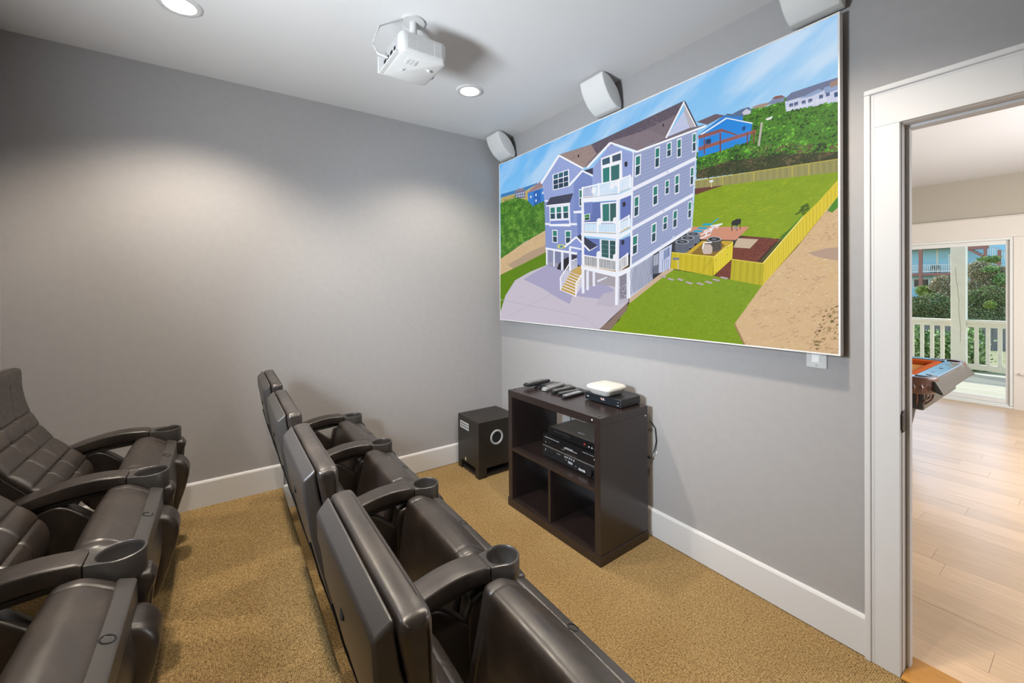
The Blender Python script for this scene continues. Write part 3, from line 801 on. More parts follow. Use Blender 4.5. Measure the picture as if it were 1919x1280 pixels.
p a6b0d4 1431,686 1831,799 1831,801 1430,688
p 8a95ba 1431,675 1831,791 1830,792 1430,677
p a6b0d4 1430,663 1830,782 1829,784 1429,665
p 8a95ba 1430,652 1830,774 1829,776 1429,654
p a6b0d4 1429,640 1829,766 1828,767 1428,642
p 8a95ba 1429,629 1828,757 1827,759 1428,630
p a6b0d4 1429,617 1828,749 1827,750 1428,619
p 8a95ba 1428,606 1827,740 1826,742 1427,607
p a6b0d4 1428,594 1827,732 1826,733 1427,596
p 8a95ba 1427,582 1826,723 1825,725 1426,584
p a6b0d4 1427,571 1825,715 1824,717 1426,573
p 8a95ba 1427,559 1825,707 1824,708 1426,561
p a6b0d4 1426,548 1824,698 1823,700 1425,549
p 8a95ba 1426,536 1823,690 1823,691 1425,538
p a6b0d4 1425,525 1823,681 1822,683 1424,526
p 8a95ba 1425,513 1822,673 1821,674 1424,515
p a6b0d4 1425,501 1822,664 1821,666 1423,503
p 8a95ba 1424,490 1821,656 1820,657 1423,491
p a6b0d4 1424,478 1820,647 1820,649 1423,480
p 8a95ba 1423,467 1820,639 1819,640 1422,468
p a6b0d4 1423,455 1819,630 1818,632 1422,457
p 8a95ba 1423,443 1819,622 1818,623 1421,445
p a6b0d4 1422,432 1818,613 1817,615 1421,433
p 8a95ba 1422,420 1817,605 1817,606 1421,422
p a6b0d4 1421,408 1817,596 1816,598 1420,410
p fbfcff 1475,1062 1902,1078 1898,1087 1471,1073
p eef0fb 1450,845 1851,926 1843,944 1439,866
p eef0fb 1440,614 1834,744 1826,760 1429,632
p eef0fb 1428,387 1819,572 1810,586 1416,403
p eef0fb 1441,1078 1421,397 1434,396 1454,1074
p dfe2f2 1845,999 1815,573 1819,572 1849,997
p eef0fa 1600,1055 1632,1058 1629,942 1597,939
p 2f7f72 1605,1048 1627,1049 1626,1002 1603,1000
p 2b4a58 1603,994 1625,996 1624,949 1602,946
p eef0fa 1674,1060 1705,1062 1704,984 1673,981
p 2f7f72 1679,1055 1700,1056 1699,1024 1678,1022
p 2b4a58 1678,1018 1699,1020 1699,988 1678,986
p eef0fa 1737,1063 1765,1064 1763,964 1736,961
p 2f7f72 1741,1056 1760,1057 1759,1016 1741,1015
p 2b4a58 1741,1010 1759,1011 1759,970 1740,968
p eef0fa 1825,1067 1848,1068 1846,972 1823,969
p 2f7f72 1829,1060 1844,1061 1844,1022 1828,1020
p 2b4a58 1828,1015 1843,1017 1843,977 1827,976
p eef0fa 1584,844 1619,850 1618,739 1582,730
p 2f7f72 1590,837 1613,841 1613,796 1589,791
p 2b4a58 1589,785 1613,790 1612,745 1588,739
p eef0fa 1663,858 1691,862 1689,785 1661,779
p 2f7f72 1667,853 1686,856 1686,825 1667,821
p 2b4a58 1667,817 1686,821 1685,789 1666,785
p eef0fa 1723,873 1751,878 1749,777 1721,772
p 2f7f72 1728,867 1746,870 1745,829 1727,826
p 2b4a58 1726,820 1745,824 1744,783 1725,779
p eef0fa 1813,895 1834,900 1832,805 1811,798
p 2f7f72 1817,889 1830,892 1830,853 1816,849
p 2b4a58 1815,845 1829,848 1828,809 1815,805
p eef0fa 1462,1046 1506,1049 1501,929 1459,922
p 2f7f72 1469,1038 1499,1040 1497,991 1468,988
p 2b4a58 1468,981 1497,985 1494,936 1466,931
p eef0fa 1453,809 1492,815 1488,695 1449,684
p 2f7f72 1459,801 1485,806 1484,756 1457,750
p 2b4a58 1457,744 1484,750 1482,701 1456,693
p eef0fa 1438,579 1482,590 1477,477 1436,461
p 2f7f72 1445,573 1475,580 1473,534 1444,525
p 2b4a58 1444,519 1473,528 1471,482 1443,471
p eef0fa 1574,632 1608,642 1605,535 1571,523
p 2f7f72 1580,626 1603,633 1601,589 1578,582
p 2b4a58 1578,576 1601,584 1599,539 1576,532
p eef0fa 1649,663 1680,670 1676,595 1646,586
p 2f7f72 1654,658 1675,663 1673,633 1653,627
p 2b4a58 1652,623 1673,629 1672,598 1651,592
p eef0fa 1711,686 1739,693 1736,599 1709,589
p 2f7f72 1716,681 1735,686 1733,647 1714,641
p 2b4a58 1714,636 1733,642 1732,603 1713,596
p eef0fa 1800,719 1821,725 1818,637 1797,629
p 2f7f72 1803,714 1817,718 1816,682 1802,677
p 2b4a58 1802,673 1816,677 1815,641 1801,636
p c9cfe8 1674,908 1684,907 1684,896 1674,894
p c9cfe8 1648,703 1658,703 1658,691 1648,689
p c9cfe8 1708,552 1718,553 1718,541 1708,539
p c9cfe8 1635,514 1646,514 1646,502 1636,499
p cfd4e8 1411,382 1583,459 1579,317 1417,214
p 8b8fa8 1410,379 1450,244 1453,245 1413,379
p 8b8fa8 1414,221 1452,394 1449,395 1411,221
p 8b8fa8 1417,382 1457,248 1459,248 1420,382
p 8b8fa8 1421,225 1459,397 1456,398 1418,225
p 8b8fa8 1424,385 1463,252 1466,252 1427,385
p 8b8fa8 1427,229 1466,400 1463,401 1424,229
p 8b8fa8 1431,388 1470,255 1473,256 1434,389
p 8b8fa8 1434,233 1473,403 1470,404 1431,233
p 8b8fa8 1438,391 1477,259 1479,260 1441,392
p 8b8fa8 1441,237 1479,406 1476,407 1438,237
p 8b8fa8 1444,394 1483,263 1486,263 1447,395
p 8b8fa8 1448,240 1486,410 1483,410 1445,241
p 8b8fa8 1451,397 1490,266 1493,267 1454,398
p 8b8fa8 1454,244 1492,413 1490,413 1451,245
p 8b8fa8 1458,400 1496,270 1499,270 1461,401
p 8b8fa8 1461,248 1499,416 1496,416 1458,248
p 8b8fa8 1465,403 1503,274 1506,274 1468,404
p 8b8fa8 1467,252 1506,419 1503,419 1465,252
p 8b8fa8 1472,407 1509,277 1512,278 1474,407
p 8b8fa8 1474,255 1512,422 1509,422 1471,256
p 8b8fa8 1478,410 1516,281 1519,281 1481,410
p 8b8fa8 1481,259 1519,425 1516,425 1478,260
p 8b8fa8 1485,413 1522,284 1525,285 1488,413
p 8b8fa8 1487,263 1525,428 1522,428 1484,263
p 8b8fa8 1492,416 1529,288 1531,288 1494,416
p 8b8fa8 1494,267 1532,431 1529,431 1491,267
p 8b8fa8 1498,419 1535,291 1538,292 1501,419
p 8b8fa8 1500,270 1538,434 1535,434 1497,271
p 8b8fa8 1505,422 1541,295 1544,296 1507,422
p 8b8fa8 1507,274 1544,437 1542,437 1504,274
p 8b8fa8 1511,425 1548,299 1550,299 1514,425
p 8b8fa8 1513,278 1551,440 1548,440 1510,278
p 8b8fa8 1518,427 1554,302 1557,303 1521,428
p 8b8fa8 1519,281 1557,442 1554,443 1517,282
p 8b8fa8 1524,430 1560,305 1563,306 1527,431
p 8b8fa8 1526,285 1564,445 1561,446 1523,285
p 8b8fa8 1531,433 1567,309 1569,309 1533,434
p 8b8fa8 1532,289 1570,448 1567,449 1529,289
p 8b8fa8 1537,436 1573,312 1575,313 1540,437
p 8b8fa8 1538,292 1576,451 1573,452 1536,293
p 8b8fa8 1544,439 1579,316 1582,316 1546,440
p 8b8fa8 1545,296 1582,454 1580,455 1542,296
p 8b8fa8 1550,442 1581,317 1583,317 1553,442
p 8b8fa8 1551,299 1584,455 1581,455 1548,300
p 8b8fa8 1556,445 1581,317 1583,317 1559,445
p 8b8fa8 1557,303 1584,455 1581,455 1554,303
p 8b8fa8 1563,448 1581,317 1583,317 1565,448
p 8b8fa8 1563,306 1584,455 1581,455 1561,307
p 8b8fa8 1569,451 1581,317 1583,317 1572,451
p 8b8fa8 1570,310 1584,455 1581,455 1567,310
p 8b8fa8 1575,454 1581,317 1583,317 1578,454
p 8b8fa8 1576,314 1584,455 1581,455 1573,314
p f4f5fd 1407,383 1411,212 1423,213 1419,383
p 6a6f82 1583,454 1624,472 1619,354 1584,351
p c9cfe0 1588,455 1587,396 1590,396 1590,455
p c9cfe0 1592,457 1592,397 1594,397 1595,457
p c9cfe0 1597,459 1597,399 1599,399 1599,458
p c9cfe0 1602,460 1601,400 1604,400 1604,460
p c9cfe0 1606,462 1606,401 1608,401 1608,462
p c9cfe0 1611,464 1610,403 1613,403 1613,464
p c9cfe0 1615,466 1615,404 1617,404 1618,466
p c3cae6 1624,477 1705,509 1693,380 1646,360 1620,355
p 8592b8 1654,476 1674,486 1673,436 1652,428
p 7a86ac 1676,488 1690,494 1689,445 1674,440
p 7a80a0 1645,432 1642,368 1645,367 1648,432
p 7a80a0 1658,431 1656,367 1658,367 1661,431
p 7a80a0 1669,430 1667,367 1669,366 1672,430
p 7a80a0 1680,430 1677,366 1680,366 1683,429
p 8b9bce 601,1065 795,1220 1033,1074 946,1017 945,883 974,775 977,512 638,571 625,948
p 98a8da 601,1065 795,1220 1033,1074 946,1017 938,925 625,940
p 7f90cc 639,1087 643,941 646,940 642,1086
p 7f90cc 669,1106 670,939 673,939 672,1106
p 7f90cc 698,1126 697,938 700,938 701,1125
p 7f90cc 727,1144 723,937 726,936 730,1144
p 7f90cc 756,1163 749,935 752,935 759,1162
p 7f90cc 784,1173 775,934 777,934 787,1172
p 7f90cc 812,1155 800,933 803,932 814,1155
p 7f90cc 839,1138 825,932 827,931 842,1137
p 7f90cc 866,1121 849,930 852,930 868,1120
p 7f90cc 892,1104 874,929 876,929 894,1103
p 7f90cc 918,1087 897,928 900,927 920,1087
p 7f90cc 943,1071 921,927 924,926 946,1070
p 7f90cc 968,1055 944,926 947,925 971,1054
p 7686c2 633,929 975,885 975,886 633,930
p 7686c2 633,915 975,871 975,872 633,916
p 7686c2 633,901 975,856 975,858 633,902
p 7686c2 633,887 975,842 975,844 633,888
p 7686c2 633,873 975,828 975,829 633,874
p 7686c2 633,859 975,814 975,815 633,860
p 7686c2 633,845 975,799 974,801 632,846
p 7686c2 632,831 974,785 974,786 632,832
p 7686c2 632,817 974,771 974,772 632,819
p 7686c2 632,803 974,756 974,758 632,805
p 7686c2 632,789 974,742 974,743 632,791
p 7686c2 632,775 974,728 974,729 632,777
p 7686c2 632,761 974,713 974,715 632,763
p 7686c2 632,747 974,699 974,700 632,749
p 7686c2 631,733 974,685 974,686 631,735
p 7686c2 631,719 973,670 974,672 631,721
p 7686c2 631,705 973,656 973,658 631,707
p 7686c2 631,691 973,642 973,643 631,693
p 7686c2 631,677 973,627 973,629 631,679
p 7686c2 631,663 973,613 973,615 631,665
p 7686c2 631,649 973,599 973,600 631,651
p 7686c2 630,635 973,585 973,586 631,637
p 7686c2 630,621 973,570 973,572 631,623
p 7686c2 630,607 972,556 973,557 630,609
p 7686c2 630,593 972,542 973,543 630,595
p 7686c2 630,579 972,527 972,529 630,581
p f6f7fd 597,1062 803,1220 785,1232 577,1074
p f6f7fd 787,1222 1033,1070 1041,1079 796,1231
p f2f4fc 721,1105 898,1104 902,983 725,988
p 2f5f78 733,1099 780,1099 781,1066 733,1067
p 2f5f78 788,1099 835,1098 835,1064 789,1065
p 2f5f78 842,1098 887,1098 888,1063 843,1064
p 24405c 731,1061 781,1059 782,1027 732,1029
p 24405c 732,1026 782,1024 783,992 733,994
p 24405c 787,1059 835,1057 836,1026 787,1027
p 24405c 788,1024 836,1022 837,990 788,992
p 24405c 841,1057 888,1056 889,1024 841,1025
p 24405c 842,1022 889,1020 890,989 842,990
p dfe3f4 628,937 671,928 671,916 628,923
p 3d4259 644,894 695,943 939,928 905,869
f shingled 652,897 698,940 932,926 903,873
p 7f90cc 905,869 939,924 944,747 909,707
p f4f5fd 644,894 905,869 908,857 647,884
p eceffa 682,878 903,858 909,719 688,746
p dfe4f4 692,873 747,868 749,774 694,780
p 2f7f72 696,866 744,862 745,823 696,828
p 2b4a58 696,823 745,818 746,780 697,785
p dfe4f4 760,867 816,862 817,766 763,772
p 2f7f72 764,860 812,855 813,816 765,821
p 2b4a58 765,816 813,811 814,772 766,777
p dfe4f4 832,860 889,855 889,758 835,764
p 2f7f72 835,853 885,848 886,809 836,814
p 2b4a58 837,809 886,804 886,765 838,770
p 7b8cc8 691,771 895,749 897,724 694,747
p f4f5fd 680,749 909,719 909,703 683,733
p eef0fb 632,764 683,755 683,741 632,750
p eef0fb 909,726 976,717 976,703 909,711
p eef0fa 713,703 773,695 773,600 715,611
p 2f7f72 722,696 764,689 765,651 722,658
p 2b4a58 722,653 765,646 765,607 723,615
p eef0fa 851,682 916,675 915,584 854,586
p 2f7f72 860,674 907,669 907,632 861,635
p 2b4a58 861,631 907,627 906,590 862,592
p 7f84a4 641,566 980,515 979,392 880,396 644,448
p 9a98ac 644,474 979,424 979,392 644,448
p 2c2830 764,412 784,450 835,479 895,495 902,428 868,395
p a3a7c2 658,555 657,456 660,456 661,555
p a3a7c2 666,554 665,454 668,454 669,554
p a3a7c2 673,553 672,452 675,452 676,553
p a3a7c2 681,552 680,450 683,450 683,552
p a3a7c2 688,551 687,448 690,448 691,550
p a3a7c2 696,549 695,446 697,446 698,549
p a3a7c2 703,548 702,444 705,444 706,548
p a3a7c2 710,547 709,442 712,441 713,547
p a3a7c2 718,546 717,440 719,439 720,546
p a3a7c2 725,545 724,437 726,437 727,545
p e4e7f6 641,569 660,567 659,447 640,452
p e4e7f6 724,550 742,549 741,430 722,434
p e4e7f6 809,534 835,532 834,401 808,405
p f1f3fc 635,581 980,516 980,500 635,566
p c9cf7a 765,576 786,591 828,587 850,577 850,557 808,557 778,563
p 4f8fb4 793,577 813,583 835,571 820,563 798,565
p b7b04a 835,575 857,563 852,553 835,561
p 7b8ec8 946,998 1028,1056 1122,997 1122,776 945,800
p 6678bc 949,986 1122,958 1122,959 948,987
p 6678bc 948,975 1122,948 1122,949 948,977
p 6678bc 948,965 1122,938 1122,939 948,967
p 6678bc 948,955 1122,928 1121,930 948,956
p 6678bc 948,944 1121,918 1121,920 948,946
p 6678bc 948,934 1121,908 1121,910 948,935
p 6678bc 948,923 1121,899 1121,900 948,925
p 6678bc 948,913 1121,889 1121,890 948,915
p 6678bc 948,903 1121,879 1121,880 948,904
p 6678bc 948,892 1121,869 1121,870 948,894
p 6678bc 948,882 1121,859 1121,860 948,883
p 6678bc 948,871 1121,849 1121,850 947,873
p 6678bc 948,861 1121,839 1121,841 947,863
p 6678bc 947,851 1121,829 1121,831 947,852
p 6678bc 947,840 1121,819 1121,821 947,842
p 6678bc 947,830 1121,809 1121,811 947,831
p 6678bc 947,819 1121,800 1121,801 947,821
p 6678bc 947,809 1121,790 1120,791 947,811
p 3b4058 1032,1060 1126,1058 1179,982 1151,983
p f6f7fd 902,982 1037,1056 1024,1068 888,994
p f6f7fd 1025,1057 1176,972 1182,981 1031,1065
p eef0fa 996,944 1025,941 1026,823 997,825
p 2f7f72 1000,935 1022,933 1022,885 1000,886
p 2b4a58 1000,880 1022,879 1023,831 1001,832
p eef0fb 940,805 1131,786 1131,767 942,789
p 7183c2 972,784 1046,775 1044,608 978,631
p eef0fa 1039,771 1099,767 1099,716 1041,718
p 3f8a4a 1045,767 1093,764 1093,743 1046,745
p 2c5a40 1046,743 1093,740 1093,720 1047,721
p 6a7cbc 978,631 1042,620 1041,499 979,511
p 98a6d8 1126,1057 1275,1168 1448,1069 1442,930 1125,949
p 7f8dcb 1138,1061 1137,951 1139,950 1140,1061
p 7f8dcb 1161,1072 1160,949 1162,949 1163,1072
p 7f8dcb 1183,1083 1182,947 1184,947 1185,1083
p 7f8dcb 1205,1094 1204,946 1206,945 1207,1093
p 7f8dcb 1227,1105 1226,944 1228,944 1229,1104
p 7f8dcb 1248,1115 1247,943 1249,942 1250,1115
p 7f8dcb 1269,1124 1268,941 1270,941 1271,1124
p 7f8dcb 1290,1117 1289,940 1291,939 1292,1117
p 7f8dcb 1311,1110 1310,938 1312,938 1313,1110
p 7f8dcb 1331,1103 1330,937 1332,936 1333,1103
p 7f8dcb 1351,1096 1350,935 1352,935 1353,1096
p 7f8dcb 1371,1090 1370,934 1372,933 1373,1089
p 7f8dcb 1390,1083 1389,932 1391,932 1392,1083
p 7f8dcb 1409,1077 1409,931 1410,930 1411,1076
p 7f8dcb 1428,1070 1428,929 1429,929 1430,1070
p f6f7fd 1081,1066 1283,1171 1270,1184 1067,1078
p f6f7fd 1272,1173 1473,1062 1477,1072 1277,1183
p f4f5fd 1196,1101 1366,1106 1369,927 1201,939
p 3f5f72 1207,1091 1270,1092 1271,1052 1209,1053
p 4a5a6c 1289,1092 1357,1092 1357,1050 1291,1053
p 2f7f7a 1212,1032 1267,1030 1266,933 1213,938
p 3b6f70 1279,1030 1346,1028 1345,935 1280,936
p 2c2c38 1385,1028 1398,1031 1408,1024 1406,999 1387,1001
p 6274b0 1044,842 1325,809 1324,666 1043,702
p 6474b6 1352,816 1433,826 1429,687 1351,672
p eef0fb 1188,819 1323,805 1322,676 1193,696
p 2f7872 1207,806 1263,801 1263,693 1209,698
p 34605f 1270,800 1319,796 1318,684 1270,690
p 7183c2 1044,842 1121,832 1120,753 1043,767
p eef0fa 1041,765 1097,766 1097,721 1043,724
p 3f8a4a 1047,762 1092,762 1092,744 1048,745
p 2c5a40 1048,743 1092,742 1092,724 1048,726
p 2c2c38 1368,790 1382,793 1393,786 1391,764 1371,763
p 6676b8 1042,610 1325,568 1324,437 1041,495
p 6272b4 1346,565 1426,585 1422,473 1345,445
p e4e7f6 1181,588 1319,568 1317,444 1184,471
p 33605f 1197,581 1257,572 1256,462 1198,475
p 2c5250 1267,570 1312,564 1309,450 1267,459
p 9fb0c8 1196,552 1312,534 1312,536 1196,553
p 9fb0c8 1196,524 1311,506 1312,507 1196,525
p 9fb0c8 1196,495 1311,477 1311,478 1196,497
p 2c2c38 1357,561 1370,565 1382,559 1380,538 1359,534
p a9a2ac 1038,398 1317,357 1321,279 1166,302 1040,273
p 8a8694 1344,343 1399,371 1398,215 1344,204
f lattice 1347,279 1397,300 1396,217 1346,208
p e6e9f6 1060,389 1084,388 1083,261 1059,261
p e6e9f6 1117,379 1140,379 1140,286 1117,286
p e6e9f6 1397,377 1413,376 1412,210 1396,210
p dfe3f2 1158,325 1242,346 1242,337 1162,311
p 8b99d6 903,559 966,610 1015,580 1015,533 980,519
p 363b50 964,624 1011,638 1166,546 1091,520 1016,588
p f6f7fd 853,560 974,619 963,629 842,571
p f6f7fd 961,621 1088,516 1098,522 972,627
p dfe3f2 1093,518 1166,543 1162,547 1089,523
p eef0fb 896,568 1015,542 1015,531 896,557
p e9ecf8 893,558 915,555 913,395 892,395
p 3a3a48 922,507 972,500 970,460 923,471
p 7d8cc6 972,512 1017,517 1016,422 974,436
p c9a862 916,393 996,425 1016,418 1016,355 911,385
p eceaf0 906,385 1014,353 956,215 800,261
p c4a055 906,382 1011,348 1006,336 895,370
p c4a055 891,365 1003,330 998,317 881,353
p c4a055 877,348 995,311 989,299 866,336
p c4a055 862,330 987,292 981,280 851,318
p c4a055 846,313 979,274 973,261 835,301
p c4a055 831,295 970,255 965,242 820,283
p c4a055 816,278 962,236 956,223 805,265
p f4f5fd 799,349 800,265 805,265 804,348
p f4f5fd 810,361 812,279 817,279 815,360
p f4f5fd 822,372 824,293 829,293 827,372
p f4f5fd 834,384 836,306 840,306 839,384
p f4f5fd 845,396 847,320 852,320 850,396
p f4f5fd 857,408 859,333 863,333 862,407
p f4f5fd 868,419 870,347 875,347 873,419
p f4f5fd 880,431 881,360 886,360 884,431
p f4f5fd 891,442 893,374 897,373 896,442
p f4f5fd 902,453 904,387 909,387 907,453
p f8f9ff 803,345 911,453 902,457 794,349
p f8f9ff 795,349 797,260 809,260 807,348
p f4f5fd 961,305 956,225 961,225 966,305
p f4f5fd 972,317 967,236 972,236 976,316
p f4f5fd 982,328 978,247 983,247 986,328
p f4f5fd 992,340 989,258 994,258 996,340
p f4f5fd 1002,352 1000,269 1005,269 1006,352
p f4f5fd 1012,363 1011,281 1015,280 1016,363
p f8f9ff 963,301 1020,364 1012,368 955,305
p f8f9ff 956,305 953,215 964,215 967,305
p f4f5fd 914,463 914,395 918,394 918,463
p f4f5fd 925,466 925,399 929,399 929,466
p f4f5fd 936,469 936,403 940,403 940,468
p f4f5fd 946,471 947,408 951,408 950,471
p f4f5fd 957,474 958,412 962,412 961,474
p f4f5fd 968,476 969,416 973,416 972,476
p f8f9ff 918,461 973,473 970,479 915,466
p eef0fb 1018,850 1042,846 1042,240 1017,238
p f4f5fd 1323,816 1350,819 1334,172 1306,167
p dfe3f4 1337,818 1350,819 1334,172 1324,170
p f1f3fc 1016,878 1345,844 1442,859 1442,824 1345,811 1015,850
p f1f3fc 1014,649 1340,601 1439,626 1439,607 1340,573 1014,629
p f1f3fc 1012,430 1327,371 1425,401 1425,373 1327,338 1012,404
p d3a55a 1034,877 1342,852 1341,857 1033,883
p d3a55a 1349,857 1434,866 1432,872 1346,863
p d3a55a 1038,649 1318,608 1318,614 1038,655
p d3a55a 1348,609 1427,635 1423,640 1344,615
p d3a55a 1031,425 1308,376 1310,381 1033,431
p d3a55a 1338,372 1412,409 1408,413 1334,377
p f0f1f8 1157,689 1159,716 1171,723 1190,721 1197,710 1189,676
p f0f1f8 1292,677 1294,703 1305,710 1322,708 1329,698 1322,665
p f0f1f8 1152,476 1155,503 1167,512 1185,510 1193,501 1185,465
p f0f1f8 1291,450 1293,476 1304,484 1321,483 1328,474 1320,440
p f0f1f8 1114,897 1116,924 1129,930 1147,927 1155,916 1147,881
p f0f1f8 1269,897 1271,922 1282,929 1299,925 1307,915 1299,882
p f0f1f8 1307,906 1309,931 1320,937 1336,934 1344,924 1336,891
p f6f7fd 1029,946 1033,882 1038,881 1034,946
p f6f7fd 1042,946 1046,881 1051,880 1047,945
p f6f7fd 1055,945 1058,879 1064,879 1060,945
p f6f7fd 1068,945 1071,878 1076,878 1073,944
p f6f7fd 1081,944 1084,877 1089,877 1086,944
p f6f7fd 1093,944 1096,876 1102,876 1099,943
p f6f7fd 1106,943 1109,875 1114,874 1111,943
p f6f7fd 1118,943 1121,874 1126,873 1124,942
p f6f7fd 1131,943 1133,873 1138,872 1136,942
p f6f7fd 1143,942 1145,872 1150,871 1148,941
p f6f7fd 1155,942 1157,871 1163,870 1160,941
p f6f7fd 1168,941 1169,870 1174,869 1173,940
p f6f7fd 1180,941 1181,869 1186,868 1185,940
p f6f7fd 1192,940 1193,868 1198,867 1197,939
p f6f7fd 1203,940 1205,867 1210,867 1208,939
p f6f7fd 1215,939 1216,866 1221,866 1220,938
p f6f7fd 1227,939 1228,865 1233,865 1232,938
p f6f7fd 1239,938 1239,865 1244,864 1243,937
p f6f7fd 1250,938 1251,864 1256,863 1255,937
p f6f7fd 1262,937 1262,863 1267,862 1266,937
p f6f7fd 1273,937 1273,862 1278,861 1278,936
p f6f7fd 1284,937 1284,861 1289,860 1289,936
p f6f7fd 1295,936 1296,860 1300,859 1300,935
p f6f7fd 1307,936 1307,859 1311,858 1311,935
p f6f7fd 1318,935 1317,858 1322,857 1322,934
p f6f7fd 1329,935 1328,857 1333,856 1333,934
p f6f7fd 1340,934 1339,856 1344,855 1344,933
p fbfbff 1033,942 1343,931 1341,937 1031,950
p f1f3fc 1036,879 1342,854 1341,858 1035,883
p f6f7fd 1345,935 1345,861 1349,860 1350,934
p f6f7fd 1353,935 1352,862 1357,861 1357,934
p f6f7fd 1360,936 1360,863 1364,862 1365,935
p f6f7fd 1368,937 1368,863 1372,863 1373,936
p f6f7fd 1376,937 1375,864 1380,863 1380,936
p f6f7fd 1383,938 1383,865 1387,864 1388,937
p f6f7fd 1391,939 1390,866 1395,865 1395,938
p f6f7fd 1398,939 1398,867 1402,866 1403,938
p f6f7fd 1406,940 1405,867 1410,867 1410,939
p f6f7fd 1413,940 1413,868 1417,867 1418,939
p f6f7fd 1421,941 1420,869 1425,868 1425,940
p f6f7fd 1428,942 1428,870 1432,869 1432,941
p fbfbff 1349,931 1432,938 1429,944 1346,938
p f1f3fc 1348,859 1431,868 1429,871 1346,862
p f6f7fd 1036,712 1038,654 1043,654 1041,712
p f6f7fd 1047,711 1049,653 1055,652 1053,710
p f6f7fd 1059,710 1061,651 1066,650 1064,709
p f6f7fd 1070,708 1072,649 1077,649 1076,708
p f6f7fd 1082,707 1083,648 1088,647 1087,706
p f6f7fd 1093,706 1094,646 1100,645 1098,705
p f6f7fd 1104,704 1105,644 1111,644 1110,704
p f6f7fd 1115,703 1117,643 1122,642 1121,702
p f6f7fd 1127,702 1128,641 1133,641 1132,701
p f6f7fd 1138,701 1138,640 1144,639 1143,700
p f6f7fd 1148,699 1149,638 1154,637 1154,699
p f6f7fd 1159,698 1160,636 1165,636 1164,697
p f6f7fd 1170,697 1171,635 1176,634 1175,696
p f6f7fd 1181,696 1181,633 1186,633 1186,695
p f6f7fd 1191,694 1192,632 1197,631 1196,694
p f6f7fd 1202,693 1202,630 1207,630 1207,692
p f6f7fd 1213,692 1213,629 1218,628 1217,691
p f6f7fd 1223,691 1223,627 1228,627 1228,690
p f6f7fd 1233,689 1234,626 1238,625 1238,689
p f6f7fd 1244,688 1244,624 1249,624 1249,688
p f6f7fd 1254,687 1254,623 1259,622 1259,686
p f6f7fd 1264,686 1264,621 1269,621 1269,685
p f6f7fd 1274,685 1274,620 1279,619 1279,684
p f6f7fd 1284,684 1284,618 1289,618 1289,683
p f6f7fd 1294,682 1294,617 1299,616 1299,682
p f6f7fd 1304,681 1304,615 1308,615 1309,681
p f6f7fd 1314,680 1314,614 1318,614 1319,679
p fbfbff 1039,708 1316,677 1316,683 1038,715
p f1f3fc 1040,652 1316,612 1316,616 1040,656
p f6f7fd 1344,680 1344,616 1348,616 1349,680
p f6f7fd 1352,683 1352,619 1356,619 1357,682
p f6f7fd 1360,685 1359,622 1364,621 1364,685
p f6f7fd 1367,688 1367,624 1371,624 1372,687
p f6f7fd 1375,690 1375,627 1379,626 1379,690
p f6f7fd 1383,693 1382,630 1387,629 1387,692
p f6f7fd 1390,695 1390,632 1394,632 1394,695
p f6f7fd 1398,698 1397,635 1402,634 1402,697
p f6f7fd 1405,700 1405,637 1409,637 1409,699
p f6f7fd 1412,703 1412,640 1416,639 1417,702
p f6f7fd 1420,705 1419,643 1424,642 1424,704
p fbfbff 1349,677 1424,702 1420,708 1345,683
p f1f3fc 1347,614 1423,641 1421,644 1345,618
p f6f7fd 1030,495 1031,429 1037,429 1035,495
p f6f7fd 1041,493 1043,427 1048,427 1047,493
p f6f7fd 1053,491 1054,425 1060,425 1058,491
p f6f7fd 1064,489 1066,424 1071,423 1070,489
p f6f7fd 1076,487 1077,422 1082,421 1081,486
p f6f7fd 1087,485 1088,420 1093,420 1093,484
p f6f7fd 1098,482 1099,418 1104,418 1104,482
p f6f7fd 1110,480 1110,416 1115,416 1115,480
p f6f7fd 1121,478 1121,414 1126,414 1126,478
p f6f7fd 1132,476 1132,412 1137,412 1137,476
p f6f7fd 1143,474 1143,411 1148,410 1148,474
p f6f7fd 1154,472 1153,409 1159,409 1159,472
p f6f7fd 1164,470 1164,407 1169,407 1170,470
p f6f7fd 1175,468 1175,405 1180,405 1180,468
p f6f7fd 1186,466 1185,403 1190,403 1191,466
p f6f7fd 1196,464 1196,402 1201,401 1201,464
p f6f7fd 1207,462 1206,400 1211,400 1212,462
p f6f7fd 1217,460 1216,398 1221,398 1222,460
p f6f7fd 1228,458 1227,396 1232,396 1233,458
p f6f7fd 1238,456 1237,395 1242,394 1243,456
p f6f7fd 1249,455 1247,393 1252,393 1253,454
p f6f7fd 1259,453 1257,391 1262,391 1264,452
p f6f7fd 1269,451 1267,390 1272,389 1274,450
p f6f7fd 1279,449 1277,388 1282,388 1284,449
p f6f7fd 1289,447 1287,386 1292,386 1294,447
p f6f7fd 1299,445 1297,385 1301,384 1304,445
p f6f7fd 1309,443 1307,383 1311,383 1313,443
p fbfbff 1032,492 1310,440 1312,446 1033,499
p f1f3fc 1034,427 1308,381 1309,385 1035,431
p f6f7fd 1335,442 1334,376 1339,376 1339,442
p f6f7fd 1342,446 1342,380 1346,380 1346,445
p f6f7fd 1349,449 1349,384 1353,384 1354,449
p f6f7fd 1356,453 1356,388 1361,387 1361,453
p f6f7fd 1364,457 1363,391 1368,391 1368,457
p f6f7fd 1371,461 1370,395 1375,395 1375,461
p f6f7fd 1378,465 1378,399 1382,399 1382,464
p f6f7fd 1385,468 1385,403 1389,403 1390,468
p f6f7fd 1392,472 1392,407 1396,406 1397,472
p f6f7fd 1399,476 1399,410 1403,410 1404,476
p f6f7fd 1406,480 1406,414 1410,414 1411,479
p fbfbff 1339,439 1411,477 1406,482 1334,444
p f1f3fc 1338,374 1409,412 1407,415 1335,377
p fbfbff 1024,954 1024,879 1038,876 1039,951
